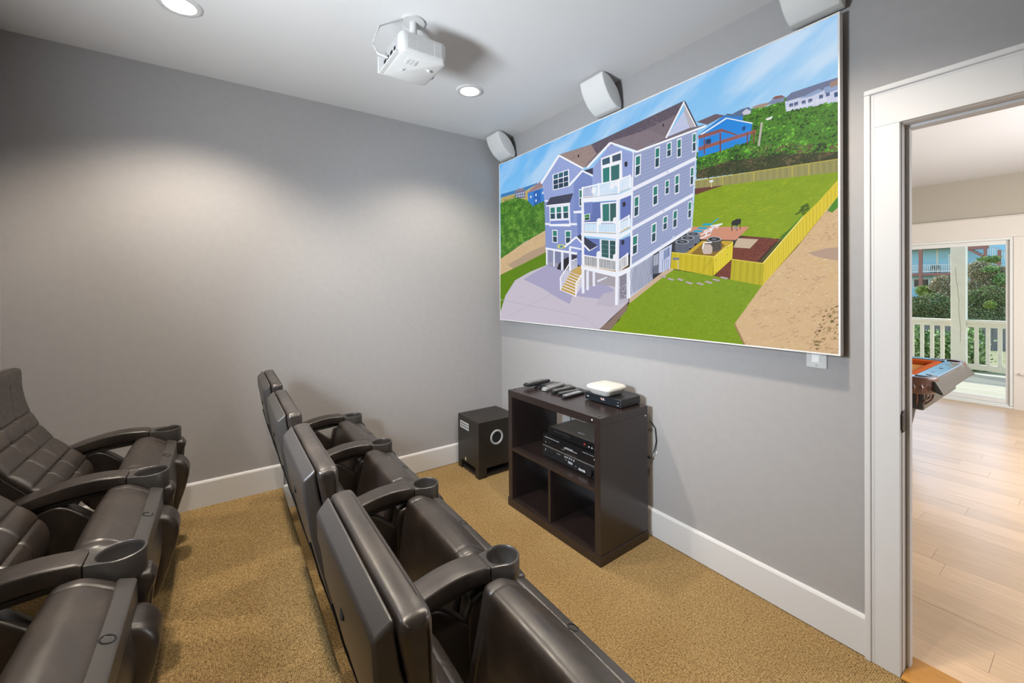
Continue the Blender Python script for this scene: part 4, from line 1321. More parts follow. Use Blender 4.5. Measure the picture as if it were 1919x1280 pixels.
p fbfbff 1168,949 1168,866 1181,864 1182,946
p fbfbff 1336,941 1335,851 1347,849 1348,938
p fbfbff 1423,947 1423,867 1434,864 1434,944
p fbfbff 1159,704 1158,633 1171,631 1172,702
p fbfbff 1413,710 1413,638 1424,636 1424,708
p fbfbff 1161,476 1161,402 1174,401 1174,475
p fbfbff 1399,484 1399,410 1410,410 1411,483
p fbfbff 1338,685 1338,610 1349,609 1350,684'''
# ------------------------------------------------------------------ projection screen and its picture
X0, Z0, PW, PH = .0709, 1.1712, 2.4506, 1.3556
scr = thing('projection_screen', 'wide fixed frame projection screen showing a tall blue beach house', 'screen', (X0, -.06, Z0))
b = .007
bm = bmesh.new()
box(bm, 0, PW, -.002, .03, 0, b, .001); box(bm, 0, PW, -.002, .03, PH-b, PH, .001); box(bm, 0, b, -.002, .03, b, PH-b, .001); box(bm, PW-b, PW, -.002, .03, b, PH-b, .001)
obj('frame', bm, mat('screen_frame_white', 'dcdad8', .35), scr)
bm = BX(.004, PW-.004, .006, .034, .004, PH-.004); obj('backing_panel', bm, M['black_satin'], scr)
bm = bmesh.new()
for x in (.3, PW/2, PW-.3): box(bm, x-.03, x+.03, .034, .061, PH*.3, PH*.7)
islands('wall_bracket', bm, M['black_satin'], scr)
bm = bmesh.new(); lathe(bm, [(.0035, 0), (.0045, .004), (.003, .008)], 1.945, .01, 10); bmesh.ops.translate(bm, verts=bm.verts, vec=(0, 0, PH))
obj('hanger_pin', bm, M['white_plastic'], scr)

def clip(P):
    for ax, lim, sg in ((0, b, 1), (0, PW-b, -1), (1, b, 1), (1, PH-b, -1)):
        Q = []
        for i in range(len(P)):
            p, q = P[i-1], P[i]; ip, iq = sg*(p[ax]-lim) >= 0, sg*(q[ax]-lim) >= 0
            if ip != iq:
                f = (lim-p[ax])/(q[ax]-p[ax]); Q.append((p[0]+(q[0]-p[0])*f, p[1]+(q[1]-p[1])*f))
            if iq: Q.append(q)
        P = Q
        if not P: break
    return P
def inside(x, y, P):
    c = False; j = len(P)-1
    for i in range(len(P)):
        if (P[i][1] > y) != (P[j][1] > y) and x < (P[j][0]-P[i][0])*(y-P[i][1])/(P[j][1]-P[i][1])+P[i][0]: c = not c
        j = i
    return c
# scatter brushes: per square metre, smallest and largest blot (m), flatness, slant, colours
BR = {
 'bushleft': (16000, .004, .011, .8, .2, '24491a 2f5f1c 3a701f 4a8a2a 5c9c30 77b13f 8fbf4a'),
 'hill': (13000, .004, .014, .75, .3, '24481a 2c5a1a 35661e 3f7a22 4c8f28 5da82c 77bc3a'),
 'hilldark': (13000, .004, .014, .7, .5, '23331a 2c3a1e 3a4424 4a4a2c 4f5a30 5d5338 6a5a40'),
 'lawn': (9000, .005, .026, .25, .25, '7f990c 849e0d 88a30e 8da610 94a912 9cab1a 8fa412'),
 'lawn2': (11000, .004, .018, .3, .3, '708f0b 76950d 7b9a0e 80a010 86a214 8da41c 749008'),
 'grass': (9000, .004, .014, .3, .4, '4f760a 567c0c 5f8512 688b14 728c18'),
 'shadowgrass': (9000, .01, .03, .4, .6, '4f6a0c 45600a'),
 'sand': (10000, .004, .018, .4, .35, 'c4a07c cba67e d0ad84 d5b48a d9ba90 dcc09a d8b680'),
 'sanddark': (12000, .004, .016, .4, .6, '6a5a30 7d6048 8f8048 9a7a5a b08c68 bf9a76 c9a883'),
 'mulch': (12000, .004, .011, .5, .3, '5f2f22 6a372a 7d4434 8a4c3c 4a241a'),
 'shingle': (13000, .004, .010, .3, .25, '6f636c 766a72 7d7079 847780 8b7f86 807478'),
 'shingled': (6000, .006, .012, .3, .1, '363b50 444a62 30344a'),
 'lattice': (12000, .004, .007, .9, .7, 'd8d8e4 6a6474 c9c9d8'),
 'frames': (4000, .005, .018, .35, .5, 'eeeef2 c9c4cc d9b4a0'),
}
V, F_, COLS = [], [], []
depth = [0.0]
def face(P, c, d):
    P = clip(P)
    if len(P) < 3: return
    n = len(V); V.extend((x, -.0005-d, y) for x, y in P); F_.append(list(range(n, n+len(P)))); COLS.append([c]*len(P) if not isinstance(c, list) else c)
def sky_col(x, y):
    u, v = x/PW, y/PH
    k = max(0, min(1, (v-.45)/.55)); base = Vector(col('a3d3f3')).lerp(Vector(col('62b4f3')), k*(1-.5*u))
    s_, t_ = x*.86+y*.5, y*.86-x*.5                  # along and across the cloud streaks
    q = noise.fractal(Vector((s_*1.3, t_*4.2, 3.1)), 1.0, 2.0, 6)
    q2 = noise.fractal(Vector((s_*3.0, t_*11.0, 9.3)), .9, 2.0, 5)
    a = max(0, min(1, .30+1.0*q+.55*q2))*(.55+.5*u)
    return base.lerp(Vector(col('e2eefa')), min(1, a)*.62)
NX, NY = 170, 90
for i in range(NX):
    for j in range(NY):
        P = [(b+(PW-2*b)*(i+di)/NX, PH*.42+(PH*.58-b)*(j+dj)/NY) for di, dj in ((0, 0), (1, 0), (1, 1), (0, 1))]
        n = len(V); V.extend((x, -.0002, y) for x, y in P); F_.append([n, n+1, n+2, n+3]); COLS.append([tuple(sky_col(*p)) for p in P])
rnd = random.Random(3)
for line in PIC.strip().split('\n'):
    kind_, head, *pts = line.split(' '); P = [tuple(int(v)/1000 for v in p.split(',')) for p in pts]
    depth[0] += 5e-6
    if kind_ == 'p': face(P, col(head), depth[0]); continue
    dens, s0, s1, fl, sl, cs = BR[head]; cs = [col(c) for c in cs.split()]
    xs = [p[0] for p in P]; ys = [p[1] for p in P]
    x0, x1, y0, y1 = max(b, min(xs)), min(PW-b, max(xs)), max(b, min(ys)), min(PH-b, max(ys))
    for _ in range(int(dens*max(0, x1-x0)*max(0, y1-y0))):
        x, y = rnd.uniform(x0, x1), rnd.uniform(y0, y1)
        if not inside(x, y, P): continue
        r = rnd.uniform(s0, s1)*.5; tone = (noise.noise(Vector((x*17, y*24, 1.7)))*.9+.5+rnd.gauss(0, .22))*len(cs); c0 = cs[max(0, min(len(cs)-1, int(tone)))]; f = rnd.uniform(.93, 1.07); a0 = rnd.uniform(-.3, .3)+sl; ca, sa = math.cos(a0), math.sin(a0); Q = []
        for k in range(6):
            a = PI*k/3+rnd.uniform(-.3, .3); rr = r*rnd.uniform(.75, 1.2); u, v = rr*math.cos(a), rr*fl*math.sin(a); Q.append((x+u*ca-v*sa, y+u*sa+v*ca))
        face(Q, tuple(q*f for q in c0), depth[0]+rnd.uniform(1e-6, 9e-5))
    depth[0] += 1e-4
me = bpy.data.meshes.new('picture'); me.from_pydata(V, [], F_); ca = me.color_attributes.new('Col', 'FLOAT_COLOR', 'CORNER')
flat = []
for cl in COLS:
    for c in cl: flat += [*c, 1.0]
# clipped faces may carry more corners than colours given per face; COLS is built after clipping so lengths agree
ca.data.foreach_set('color', flat)
mp = mat('projected_picture', (0, 0, 0), .6, spec=.2); t, pb, k = nodes(mp); at = k('VertexColor', layer_name='Col'); t.links.new(at.outputs[0], pb.inputs['Emission Color']); pb.inputs['Emission Strength'].default_value = .95
me.materials.append(mp); o = bpy.data.objects.new('picture', me); C.objects.link(o); o.parent = scr
o['label'] = 'bright projected photo of a tall blue house with white balconies and a fenced lawn'

# ------------------------------------------------------------------ three speakers above the screen
def speaker(x, label, group='white speakers above the screen'):
    t = thing('wall_speaker', label, 'speaker', (x, 0, 2.64), group=group)
    A = [(-.196, .078), (-.186, .02), (-.15, -.045), (-.095, -.085), (-.04, -.092), (-.026, -.08), (-.03, -.04), (-.055, .02), (-.10, .07), (-.15, .095), (-.185, .094)]
    A = [(-.198, .082), (-.178, .02), (-.13, -.046), (-.075, -.083), (-.034, -.093), (-.027, -.08), (-.028, -.05), (-.06, .02), (-.115, .072), (-.165, .094), (-.19, .092)]
    bm = bmesh.new(); slab_x(bm, A, -.094, .094, r=.006, nx=4, n=64); obj('cabinet', bm, M['white_plastic'], t, smooth=40)
    bm = bmesh.new(); G = [(-.1985, .076), (-.179, .018), (-.131, -.048), (-.077, -.084), (-.074, -.081), (-.127, -.043), (-.173, .022), (-.194, .078)]
    slab_x(bm, G, -.089, .089, r=.003, nx=4, n=64); obj('grille', bm, mat('speaker_grille_white', 'd2d2d0', .8), t, smooth=40)
    bm = BX(-.03, .03, -.06, 0, -.02, .05, .004); obj('wall_bracket', bm, M['dark'], t)
    return t
speaker(.178, 'small white wedge speaker in the far corner above the screen\'s left end')
speaker(1.31, 'white wedge speaker above the middle of the projection screen')
speaker(2.437, 'white wedge speaker above the screen\'s right end, cut by the photo\'s top edge')

# ------------------------------------------------------------------ ceiling projector
pj = thing('projector', 'white ceiling mounted projector with louvred side vents', 'projector', (1.20, -1.288, 2.505))
BW, BD, BH = .135, .113, .098
def rrect(hx, hy, r, z, n=6):
    out = []
    for cx, cy, a0 in ((hx-r, hy-r, 0), (-hx+r, hy-r, PI/2), (-hx+r, -hy+r, PI), (hx-r, -hy+r, 3*PI/2)):
        for k in range(n+1):
            a = a0+PI/2*k/n; out.append((cx+r*math.cos(a), cy+r*math.sin(a), z))
    return out
bm = bmesh.new(); loft(bm, [rrect(BW-.012, BD-.012, .02, 0), rrect(BW-.004, BD-.004, .024, .004), rrect(BW, BD, .026, .014), rrect(BW, BD, .026, BH-.01), rrect(BW-.006, BD-.006, .022, BH)])
obj('body', bm, M['white_plastic'], pj, smooth=35)
bm = BX(BW-.003, BW+.0008, -BD+.032, BD-.03, .022, BH-.016); o = obj('vent_recess', bm, mat('vent_shadow_grey', '6a6a6a', .7), pj)
for i in range(14):
    z = .0225+i*.0044
    obj('louvre', BX(BW-.002, BW+.0026, -BD+.031, BD-.029, z, z+.0026), M['white_plastic'], pj)
for y in (-BD+.075, .045): obj('vent_divider', BX(BW-.002, BW+.0028, y, y+.006 if y > 0 else y+.002, .02, BH-.014), M['white_plastic'], pj)
bm = BX(-BW+.016, BW-.04, -BD-.0008, -BD+.004, .015, BH-.012); bay = obj('connector_bay', bm, mat('bay_grey', 'a9a9aa', .6), pj)
for x0, x1 in ((-.09, -.06), (-.045, -.02), (0, .03), (.05, .07)): obj('socket', BX(x0, x1, -BD-.0025, -BD-.0005, .035, .052, .001), M['dark'], bay)
bm = bmesh.new(); box(bm, -BW, -BW+.012, -BD-.02, -BD+.024, .004, BH-.012, .003); box(bm, -BW+.012, BW-.03, -BD-.016, -BD+.004, .004, .012, .002); obj('rear_lip', bm, M['white_plastic'], pj)
bm = bmesh.new(); tube(bm, [(-.03, -BD, .04), (-.04, -BD-.05, .05), (-.03, -BD-.075, .09), (0, -BD-.05, .16), (.0, -.06, .225)], .004); obj('cable', bm, M['white_plastic'], pj, smooth=60)
bm = BX(.045, .092, -.065, -.012, -.0025, .002, .001); kp = obj('keypad', bm, mat('keypad_grey', 'c4c4c4', .5), pj)
for i in range(3):
    for j in range(3):
        bm = bmesh.new(); lathe(bm, [(.0035, -.0042), (.0042, -.002)], .054+i*.0145, -.056+j*.017, 12); obj('key', bm, M['white_plastic'], kp, smooth=50)
bm = BX(.03, .058, .045, .072, -.0025, .002, .001); a = obj('foot_recess', bm, mat('foot_grey', 'a9a9a9', .5), pj)
bm = bmesh.new(); lathe(bm, [(.009, -.011), (.010, -.002), (.006, 0)], .044, .058, 16); obj('levelling_foot', bm, M['white_plastic'], a, smooth=50)
bm = bmesh.new(); tube(bm, [(-.03, -.06, -.001), (-.02, -.045, -.002), (-.012, -.05, -.002), (-.006, -.04, -.001)], .003, 6); obj('latch', bm, M['grey_plastic'], pj)
bm = bmesh.new(); lathe(bm, [(.034, BD-.004), (.034, BD+.012), (.028, BD+.014), (.026, BD+.006)], -.055, .05, 28, 'y'); obj('lens_ring', bm, M['grey_plastic'], pj, smooth=40)
bm = bmesh.new(); lathe(bm, [(.0255, BD+.004), (.02, BD+.0085), (.008, BD+.0105)], -.055, .05, 28, 'y'); obj('lens_glass', bm, M['black_gloss'], pj, smooth=60)
bm = bmesh.new(); box(bm, -.05, .05, -.05, .05, BH, BH+.006, .002); lathe(bm, [(.018, BH+.006), (.018, H-2.505-.008)], 0, 0, 20); lathe(bm, [(.055, H-2.505-.010), (.055, H-2.505)], 0, 0, 28)
for s in (-1, 1): box(bm, s*.045-.006, s*.045+.006, -.07, .07, BH, BH+.012, .002)
obj('ceiling_mount', bm, M['white_plastic'], pj, smooth=40)

# ------------------------------------------------------------------ wall plate under the screen, screw hole
wp = thing('wall_plate', 'white wall plate with a jack, half hidden below the screen', 'wall plate', (2.42, 0, 1.16))
obj('plate', BX(-.0375, .0375, -.006, 0, -.057, .057, .003), M['white_plastic'], wp)
bm = BX(-.0165, .0165, -.008, -.005, -.034, .034, .001); ins = obj('insert', bm, mat('insert_white', 'ececec', .3), wp)
bm = BX(-.011, .013, -.012, -.007, -.03, -.004, .003); obj('jack', bm, mat('jack_white', 'f6f6f6', .25), ins)
bm = bmesh.new(); lathe(bm, [(.003, -.0072), (.0034, -.0055)], 0, -.046, 12, 'y'); obj('screw', bm, M['grey_plastic'], wp)

# ------------------------------------------------------------------ subwoofer
sw = thing('subwoofer', 'black subwoofer box with a grey round port, standing in the corner', 'subwoofer', (.2325, -.2925, 0))
hx, hy, hh = .166, .1835, .428
bm = bmesh.new()
box(bm, -hx, hx, -hy, hy, .072, hh, .002)
for sx in (-1, 1):
    for sy in (-1, 1):
        box(bm, *sorted((sx*hx, sx*(hx-.055))), *sorted((sy*hy, sy*(hy-.07))), .0, .074, .002)
obj('cabinet', bm, M['subwood'], sw)
obj('base_plate', BX(-hx+.012, hx-.012, -hy+.012, hy-.012, .004, .022, .002), M['subwood'], sw)
bm = bmesh.new(); lathe(bm, [(.058, hx-.001), (.058, hx+.004), (.053, hx+.008), (.045, hx+.006), (.041, hx-.002), (.040, hx-.001)], -.022, .293, 40, 'x', False, False); pr = obj('port_ring', bm, M['port'], sw, smooth=40)
bm = bmesh.new(); lathe(bm, [(.041, hx+.0015), (.036, hx+.001), (.02, hx+.0006)], -.026, .293, 32, 'x', False, True); obj('port_tube', bm, M['dark'], pr, smooth=40)
st = obj('sticker', BX(-.128, .012, -hy-.0009, -hy+.001, .328, .384), M['sticker'], sw); st['label'] = 'silver feature sticker on the front'
bm = bmesh.new()
for i in range(9): box(bm, -.118+i*.0135, -.109+i*.0135, -hy-.0014, -hy-.0007, .362, .372)
for i in range(5): box(bm, -.112+i*.024, -.098+i*.024, -hy-.0014, -hy-.0007, .34, .352)
obj('sticker_print', bm, M['dark'], st)['kind'] = 'stuff'
obj('power_lamp', BX(-.044, -.034, -hy-.003, -hy+.001, .085, .108, .001), mat('lamp_pale', 'd8cbb4', .4), sw)

# ------------------------------------------------------------------ media cabinet and what stands on it
mc = thing('media_cabinet', 'dark espresso open cube cabinet holding the audio equipment', 'cabinet', (.822, -.492, 0), rz=math.radians(2.1))
CW, CD, CH = .80, .405, .77
def place(x, y, z=0, rz=0):      # a point given in the cabinet's own axes
    a = math.radians(2.1); return (.822+x*math.cos(a)-y*math.sin(a), -.492+x*math.sin(a)+y*math.cos(a), z), a+rz
obj('bottom_board', BX(-.004, CW+.004, -.004, CD, 0, .052, .0015), M['espresso'], mc)
obj('top_board', BX(0, CW, 0, CD, CH-.042, CH, .0015), M['espresso'], mc)
obj('side_panel', BX(.0005, .04, .0005, CD, .0525, CH-.0425, .001), M['espresso'], mc)
obj('side_panel', BX(CW-.04, CW-.0005, .0005, CD, .0525, CH-.0425, .001), M['espresso'], mc)
obj('shelf', BX(.0405, CW-.0405, .002, CD-.002, .372, .39, .001), M['espresso'], mc)
obj('divider', BX(CW/2-.009, CW/2+.009, .004, CD-.004, .0525, .3715, .001), M['espresso'], mc)
for x, y, ax in ((.745, -.0008, 'y'),):
    bm = bmesh.new(); lathe(bm, [(.0042, -.0012), (.0045, .001)], x, CH-.018, 12, 'y'); obj('cam_cap', bm, M['print'], mc)
bm = bmesh.new(); lathe(bm, [(.0045, CW-.001), (.0042, CW+.0012)], .385, CH-.055, 12, 'x'); obj('cam_cap', bm, M['print'], mc)
for x, y in ((.03, .03), (CW-.03, .03)):
    bm = bmesh.new(); lathe(bm, [(.008, CH-.001), (.0075, CH+.0006)], x, y, 14); obj('screw_cover', bm, M['dark'], mc)

loc, rz = place(.265, .075, .39)
rc = thing('av_receiver', 'black audio receiver with rows of small controls on the cabinet shelf', 'receiver', loc, rz)
RW, RD = .435, .30
bm = bmesh.new(); box(bm, 0, RW, .006, RD, .012, .142, .003); obj('case', bm, M['black_satin'], rc)
obj('upper_fascia', BX(0, RW, 0, .008, .078, .145, .002), M['black_gloss'], rc)
obj('fascia_strip', BX(0, RW, -.002, .008, .072, .078, .001), mat('strip_grey', '6f6d6a', .4, metal=.4), rc)
lf = obj('lower_fascia', BX(0, RW, -.001, .008, .010, .072, .002), M['black_satin'], rc)
bm = bmesh.new(); lathe(bm, [(.024, -.02), (.025, -.0005)], RW-.036, .042, 28, 'y'); obj('volume_knob', bm, M['black_satin'], rc, smooth=40)
for x in (.02, .1, .33):
    bm = bmesh.new(); lathe(bm, [(.006, -.006), (.0065, 0)], x, .045 if x > .02 else .05, 14, 'y'); obj('small_knob', bm, M['black_satin'], rc, smooth=40)
for x in (.05, RW-.05):
    bm = bmesh.new(); lathe(bm, [(.018, 0), (.02, .012)], x, .05, 16); lathe(bm, [(.018, 0), (.02, .012)], x, RD-.05, 16); islands('foot', bm, M['dark'], rc)
bm = bmesh.new()
R3 = random.Random(5)
for z, x0, x1, n, hw in ((.128, .02, .15, 22, .0022), (.096, .025, .032, 1, .003), (.102, .06, .066, 1, .002), (.112, .2, .265, 9, .003), (.106, .19, .30, 14, .0028), (.094, .17, .2, 3, .002), (.086, .22, .30, 6, .0012), (.130, .34, .425, 18, .0016), (.112, .425, .43, 1, .004)):
    for i in range(n):
        x = x0+(x1-x0)*i/max(1, n); box(bm, x, x+hw*R3.uniform(.8, 1.4), -.0012, 0, z, z+hw*1.6)
for z, x0, x1, n, hw in ((.056, .13, .16, 4, .0025), (.062, .195, .285, 7, .0032), (.055, .195, .285, 5, .006), (.042, .20, .215, 2, .003), (.036, .225, .262, 4, .006), (.03, .225, .262, 6, .003), (.03, .285, .29, 1, .004), (.020, .31, .39, 12, .0042), (.026, .31, .39, 8, .006), (.05, .017, .03, 2, .005), (.042, .02, .028, 1, .004)):
    for i in range(n):
        x = x0+(x1-x0)*i/max(1, n); box(bm, x, x+hw*R3.uniform(.8, 1.4), -.0022, -.0008, z, z+hw*R3.uniform(.6, 1.2))
obj('fascia_print', bm, M['print'], rc)['kind'] = 'stuff'

loc, rz = place(.305, .085, .536)
dv = thing('disc_player', 'slim black disc player lying on top of the receiver', 'disc player', loc, rz)
bm = BX(0, .41, .004, .235, .008, .05, .002); obj('case', bm, mat('player_top_grey', '4a4540', .28), dv)
fa = obj('fascia', BX(0, .41, 0, .006, .006, .052, .002), M['black_gloss'], dv)
obj('disc_tray', BX(.05, .19, -.001, .004, .028, .042, .001), M['black_satin'], dv)
bm = bmesh.new()
for i in range(3): box(bm, .335+i*.022, .343+i*.022, -.001, .001, .02, .026)
islands('fascia_button', bm, M['print'], dv)
obj('power_button', BX(.30, .312, -.0015, .001, .024, .032, .001), mat('red_mark', 'b03028', .4), dv)
bm = bmesh.new()
for i in range(7): box(bm, .195+i*.007, .2+i*.007, .062, .07, .05, .0506)
obj('top_print', bm, M['print'], dv)['kind'] = 'stuff'
for x in (.04, .37):
    bm = bmesh.new()
    for y in (.03, .2): lathe(bm, [(.012, 0), (.013, .009)], x, y, 12)
    islands('foot', bm, M['dark'], dv)

loc, rz = place(.487, .225, CH)
sb = thing('cable_box', 'black cable box with a small lit clock on the cabinet top', 'cable box', loc, rz)
bm = bmesh.new(); loft(bm, [[(0, .0, .006), (.27, 0, .006), (.27, .17, .006), (.235, .2, .006), (.035, .2, .006), (0, .17, .006)], [(0, .0, .046), (.27, 0, .046), (.27, .17, .046), (.235, .2, .046), (.035, .2, .046), (0, .17, .046)], [(.003, .003, .049), (.267, .003, .049), (.267, .168, .049), (.234, .197, .049), (.036, .197, .049), (.003, .168, .049)]])
obj('case', bm, M['black_satin'], sb)
obj('fascia', BX(.001, .269, -.003, .001, .006, .047, .001), mat('blue_black_gloss', '1c2126', .22), sb)
bm = bmesh.new()
SEG = {'7': 'abc', '5': 'afgcd', '9': 'abcdfg'}
def digit(bm, ch, x, z, w_=.006, h_=.011, t_=.0014, y=-.0036):
    B_ = {'a': (x, x+w_, z+h_-t_, z+h_), 'd': (x, x+w_, z, z+t_), 'g': (x, x+w_, z+h_/2-t_/2, z+h_/2+t_/2), 'f': (x, x+t_, z+h_/2, z+h_), 'b': (x+w_-t_, x+w_, z+h_/2, z+h_), 'e': (x, x+t_, z, z+h_/2), 'c': (x+w_-t_, x+w_, z, z+h_/2)}
    for s in SEG[ch]: q = B_[s]; box(bm, q[0], q[1], y, y+.001, q[2], q[3])
for i, ch in enumerate('759'): digit(bm, ch, .122+i*.0088+(.003 if i else 0), .024)
box(bm, .1295, .1305, -.0036, -.0026, .027, .0285); box(bm, .1295, .1305, -.0036, -.0026, .031, .0325)
obj('clock_display', bm, mat('clock_glow', '000000', .4, emit=(1, .72, .66), estr=1.6), sb)['kind'] = 'stuff'
obj('status_lamp', BX(.153, .158, -.0036, -.0026, .026, .0285), mat('blue_glow', '000000', .4, emit=(.15, .3, 1), estr=1.4), sb)
bm = BX(.015, .033, -.0035, -.0026, .024, .026); box(bm, .021, .027, -.0035, -.0026, .026, .03); box(bm, .247, .251, -.0035, -.0026, .03, .035); box(bm, .243, .255, -.0035, -.0026, .014, .016); obj('fascia_print', bm, M['print'], sb)['kind'] = 'stuff'
bm = bmesh.new()
for x in (.03, .24):
    for y in (.03, .16): lathe(bm, [(.01, 0), (.011, .0065)], x, y, 12)
islands('foot', bm, M['dark'], sb)

loc, rz = place(.60, .285, CH+.049)
wb = thing('wifi_box', 'rounded white box with dark vents resting on the black cable box', 'router', loc, rz)
bm = bmesh.new(); loft(bm, [rrect(.066, .066, .02, .003), rrect(.07, .07, .022, .006), rrect(.084, .084, .028, .026), rrect(.090, .090, .032, .034), rrect(.092, .092, .034, .042), rrect(.088, .088, .032, .050), rrect(.078, .078, .026, .055), rrect(.06, .06, .02, .0565)])
obj('case', bm, mat('warm_white_plastic', 'cfccc6', .45), wb, smooth=60)
bm = bmesh.new(); loft(bm, [rrect(.0885, .0885, .031, .031), rrect(.0905, .0905, .032, .0325), rrect(.0905, .0905, .032, .0345), rrect(.0885, .0885, .031, .036)], False, False); obj('seam_band', bm, M['grey_plastic'], wb, smooth=60)
for s in (-1, 1):
    bm = BX(-.045, .045, *sorted((s*.062, s*.066)), 0, .005, .001); obj('vent_foot', bm, M['grey_plastic'], wb)

def remote(label, x, y, L, Wd, Ht, rzd, body, nb, rows=8, cols=3, tilt=0, display=False, z=CH, tip=.75):
    loc, rz = place(x, y, z)
    t = thing('remote_control', label, 'remote', loc, rz+math.radians(rzd), group='remote controls on the cabinet')
    if tilt: t.rotation_euler[0] = math.radians(tilt)
    st = [(0, tip*.8, .55), (.012*L/.2, tip, .85), (.06*L/.2, 1, 1), (.5*L, .93, .95), (.9*L, .96, .9), (.97*L, .9, .8), (L, .7, .5)]
    rings = []
    for yy, ww, h in st:
        hw = Wd/2*ww; hh_ = Ht*h; z0 = (Ht-hh_)*.3
        rings.append([(-hw*.75, yy, z0), (hw*.75, yy, z0), (hw, yy, z0+hh_*.4), (hw*.95, yy, z0+hh_*.8), (hw*.7, yy, z0+hh_), (-hw*.7, yy, z0+hh_), (-hw*.95, yy, z0+hh_*.8), (-hw, yy, z0+hh_*.4)])
    bm = bmesh.new(); loft(bm, rings); obj('body', bm, body, t, smooth=40)
    bm = bmesh.new()
    y1 = L*.72 if display else L*.9
    for i in range(rows):
        for j in range(cols):
            yy = L*.1+(y1-L*.1)*i/rows; xx = (j-(cols-1)/2)*Wd*.72/cols
            lathe(bm, [(Wd*.2/cols*1.2, Ht*.9), (Wd*.2/cols*1.05, Ht*1.07)], xx, yy, 8)
    kb = obj('button', bm, nb, t); kb['kind'] = 'stuff'
    if display: obj('display', BX(-Wd*.3, Wd*.3, L*.76, L*.92, Ht*.85, Ht*.985, .001), mat('lcd_grey', '6f7378', .3), t)
    return t
bk = mat('remote_black', '232325', .4); gy = mat('remote_silver', '9b9ea0', .35, metal=.3)
# the universal remote lies in its charging cradle
loc, rz = place(.085, .215, CH)
cr = thing('charging_cradle', 'low black charging cradle under the big universal remote', 'cradle', loc, rz+math.radians(12))
bm = bmesh.new(); loft(bm, [rrect(.022, .05, .016, 0), rrect(.024, .052, .016, .004), rrect(.018, .042, .014, .0125)]); obj('base', bm, M['black_gloss'], cr, smooth=40)
remote('big black universal remote with a screen, propped in its cradle at the left', .058, .10, .225, .062, .026, 5, bk, M['button'], 9, 4, display=True, z=CH+.0138)
remote('silver grey remote, second from the left on the cabinet top', .185, .155, .225, .055, .026, 14, gy, bk, 7, 3, tip=.8)
remote('slim black remote lying against the silver one', .265, .155, .2, .046, .022, 1, bk, M['button'], 10, 4)
remote('flat black remote between two other black remotes', .322, .155, .195, .042, .017, -4, bk, M['button'], 9, 3)
remote('black remote with pale buttons nearest the cable box', .395, .125, .2, .048, .018, 6, bk, M['print'], 10, 4)

# cable loops behind the cabinet
bm = bmesh.new(); tube(bm, [(1.575, -.045, .462), (1.606, -.03, .463), (1.620, -.018, .50), (1.629, -.008, .56), (1.620, -.006, .63), (1.595, -.02, .67)], .003, 8); lathe(bm, [(.007, 1.575), (.0075, 1.603), (.005, 1.612)], -.032, .462, 10, 'x')
tag(obj('power_cable', bm, M['dark'], smooth=60), 'thin black cable hanging behind the right edge of the cabinet', 'cable')
bm = bmesh.new(); tube(bm, [(.94, -.06, .40), (.93, -.02, .45), (.905, -.012, .55), (.89, -.012, .66)], .003, 8)
tag(obj('power_cable', bm, M['dark'], smooth=60), 'thin black cable on the wall seen through the open cabinet', 'cable')
bm = bmesh.new(); lathe(bm, [(.008, 0), (.0085, -.003), (.003, -.004), (.0028, -.001)], 1.622, .49, 14, 'y'); tag(obj('screw_anchor', bm, M['print']), 'tiny white screw anchor in the grey wall right of the cabinet', 'anchor')

# ------------------------------------------------------------------ theatre seats
# a seat's own axes: x to its right, y forwards (towards the screen), z up; origin on the floor below its back
PITCH, AH = .60, .0425
CUSH = [(-.263, .955), (-.2625, .972), (-.257, .981), (-.24, .9845), (-.225, .9835), (-.216, .979), (-.2125, .966), (-.2115, .945), (-.210, .90), (-.200, .838), (-.186, .79), (-.160, .731), (-.120, .667), (-.072, .614), (-.028, .562), (-.002, .510), (.003, .46), (-.018, .405), (-.062, .37), (-.105, .36), (-.142, .42), (-.172, .54), (-.202, .66), (-.234, .79), (-.253, .90)]
ROWS = [.792, .733, .667, .607, .548]
def quilt(x, y, z, q_):
    # only the cushion's front face is quilted
    e = max(0, (abs(x)-.19)/.045)
    if z > .93 and q_.y > 0: return -.006*e*e*q_.y
    if q_.x < .2 or z < .47 or z > .96: return 0
    d = 0; edge = max(0, min(1, (.235-abs(x))/.02))
    for zr in ROWS:
        q = (z-zr)/.0045
        if abs(q) < 3: d -= .0065*math.exp(-q*q)
    if z < .792:
        for xs in (-.068, .068):
            q = (x-xs)/.0045
            if abs(q) < 3: d -= .0055*math.exp(-q*q)
        for a, b_ in zip(ROWS, ROWS[1:]+[.48]):
            if b_ <= z <= a: d += .0035*math.sin(PI*(z-b_)/(a-b_))
    else:
        for s in (-1, 1):
            q = (x-s*(.068+(z-.79)*.28))/.004
            if abs(q) < 3: d -= .003*math.exp(-q*q)
    return d*edge
def front_seam():
    half = [(.2352, -.045, .50), (.2352, -.06, .55), (.2352, -.095, .60), (.2352, -.138, .65), (.2352, -.172, .70), (.2352, -.198, .765), (.2352, -.212, .82), (.2352, -.2185, .88), (.2352, -.220, .94), (.2347, -.2215, .956), (.232, -.2222, .966), (.224, -.2225, .9735), (.21, -.2225, .979), (.19, -.2225, .9835)]
    return [(-x, y, z) for x, y, z in half] + [(0, -.2225, .984)] + half[::-1]
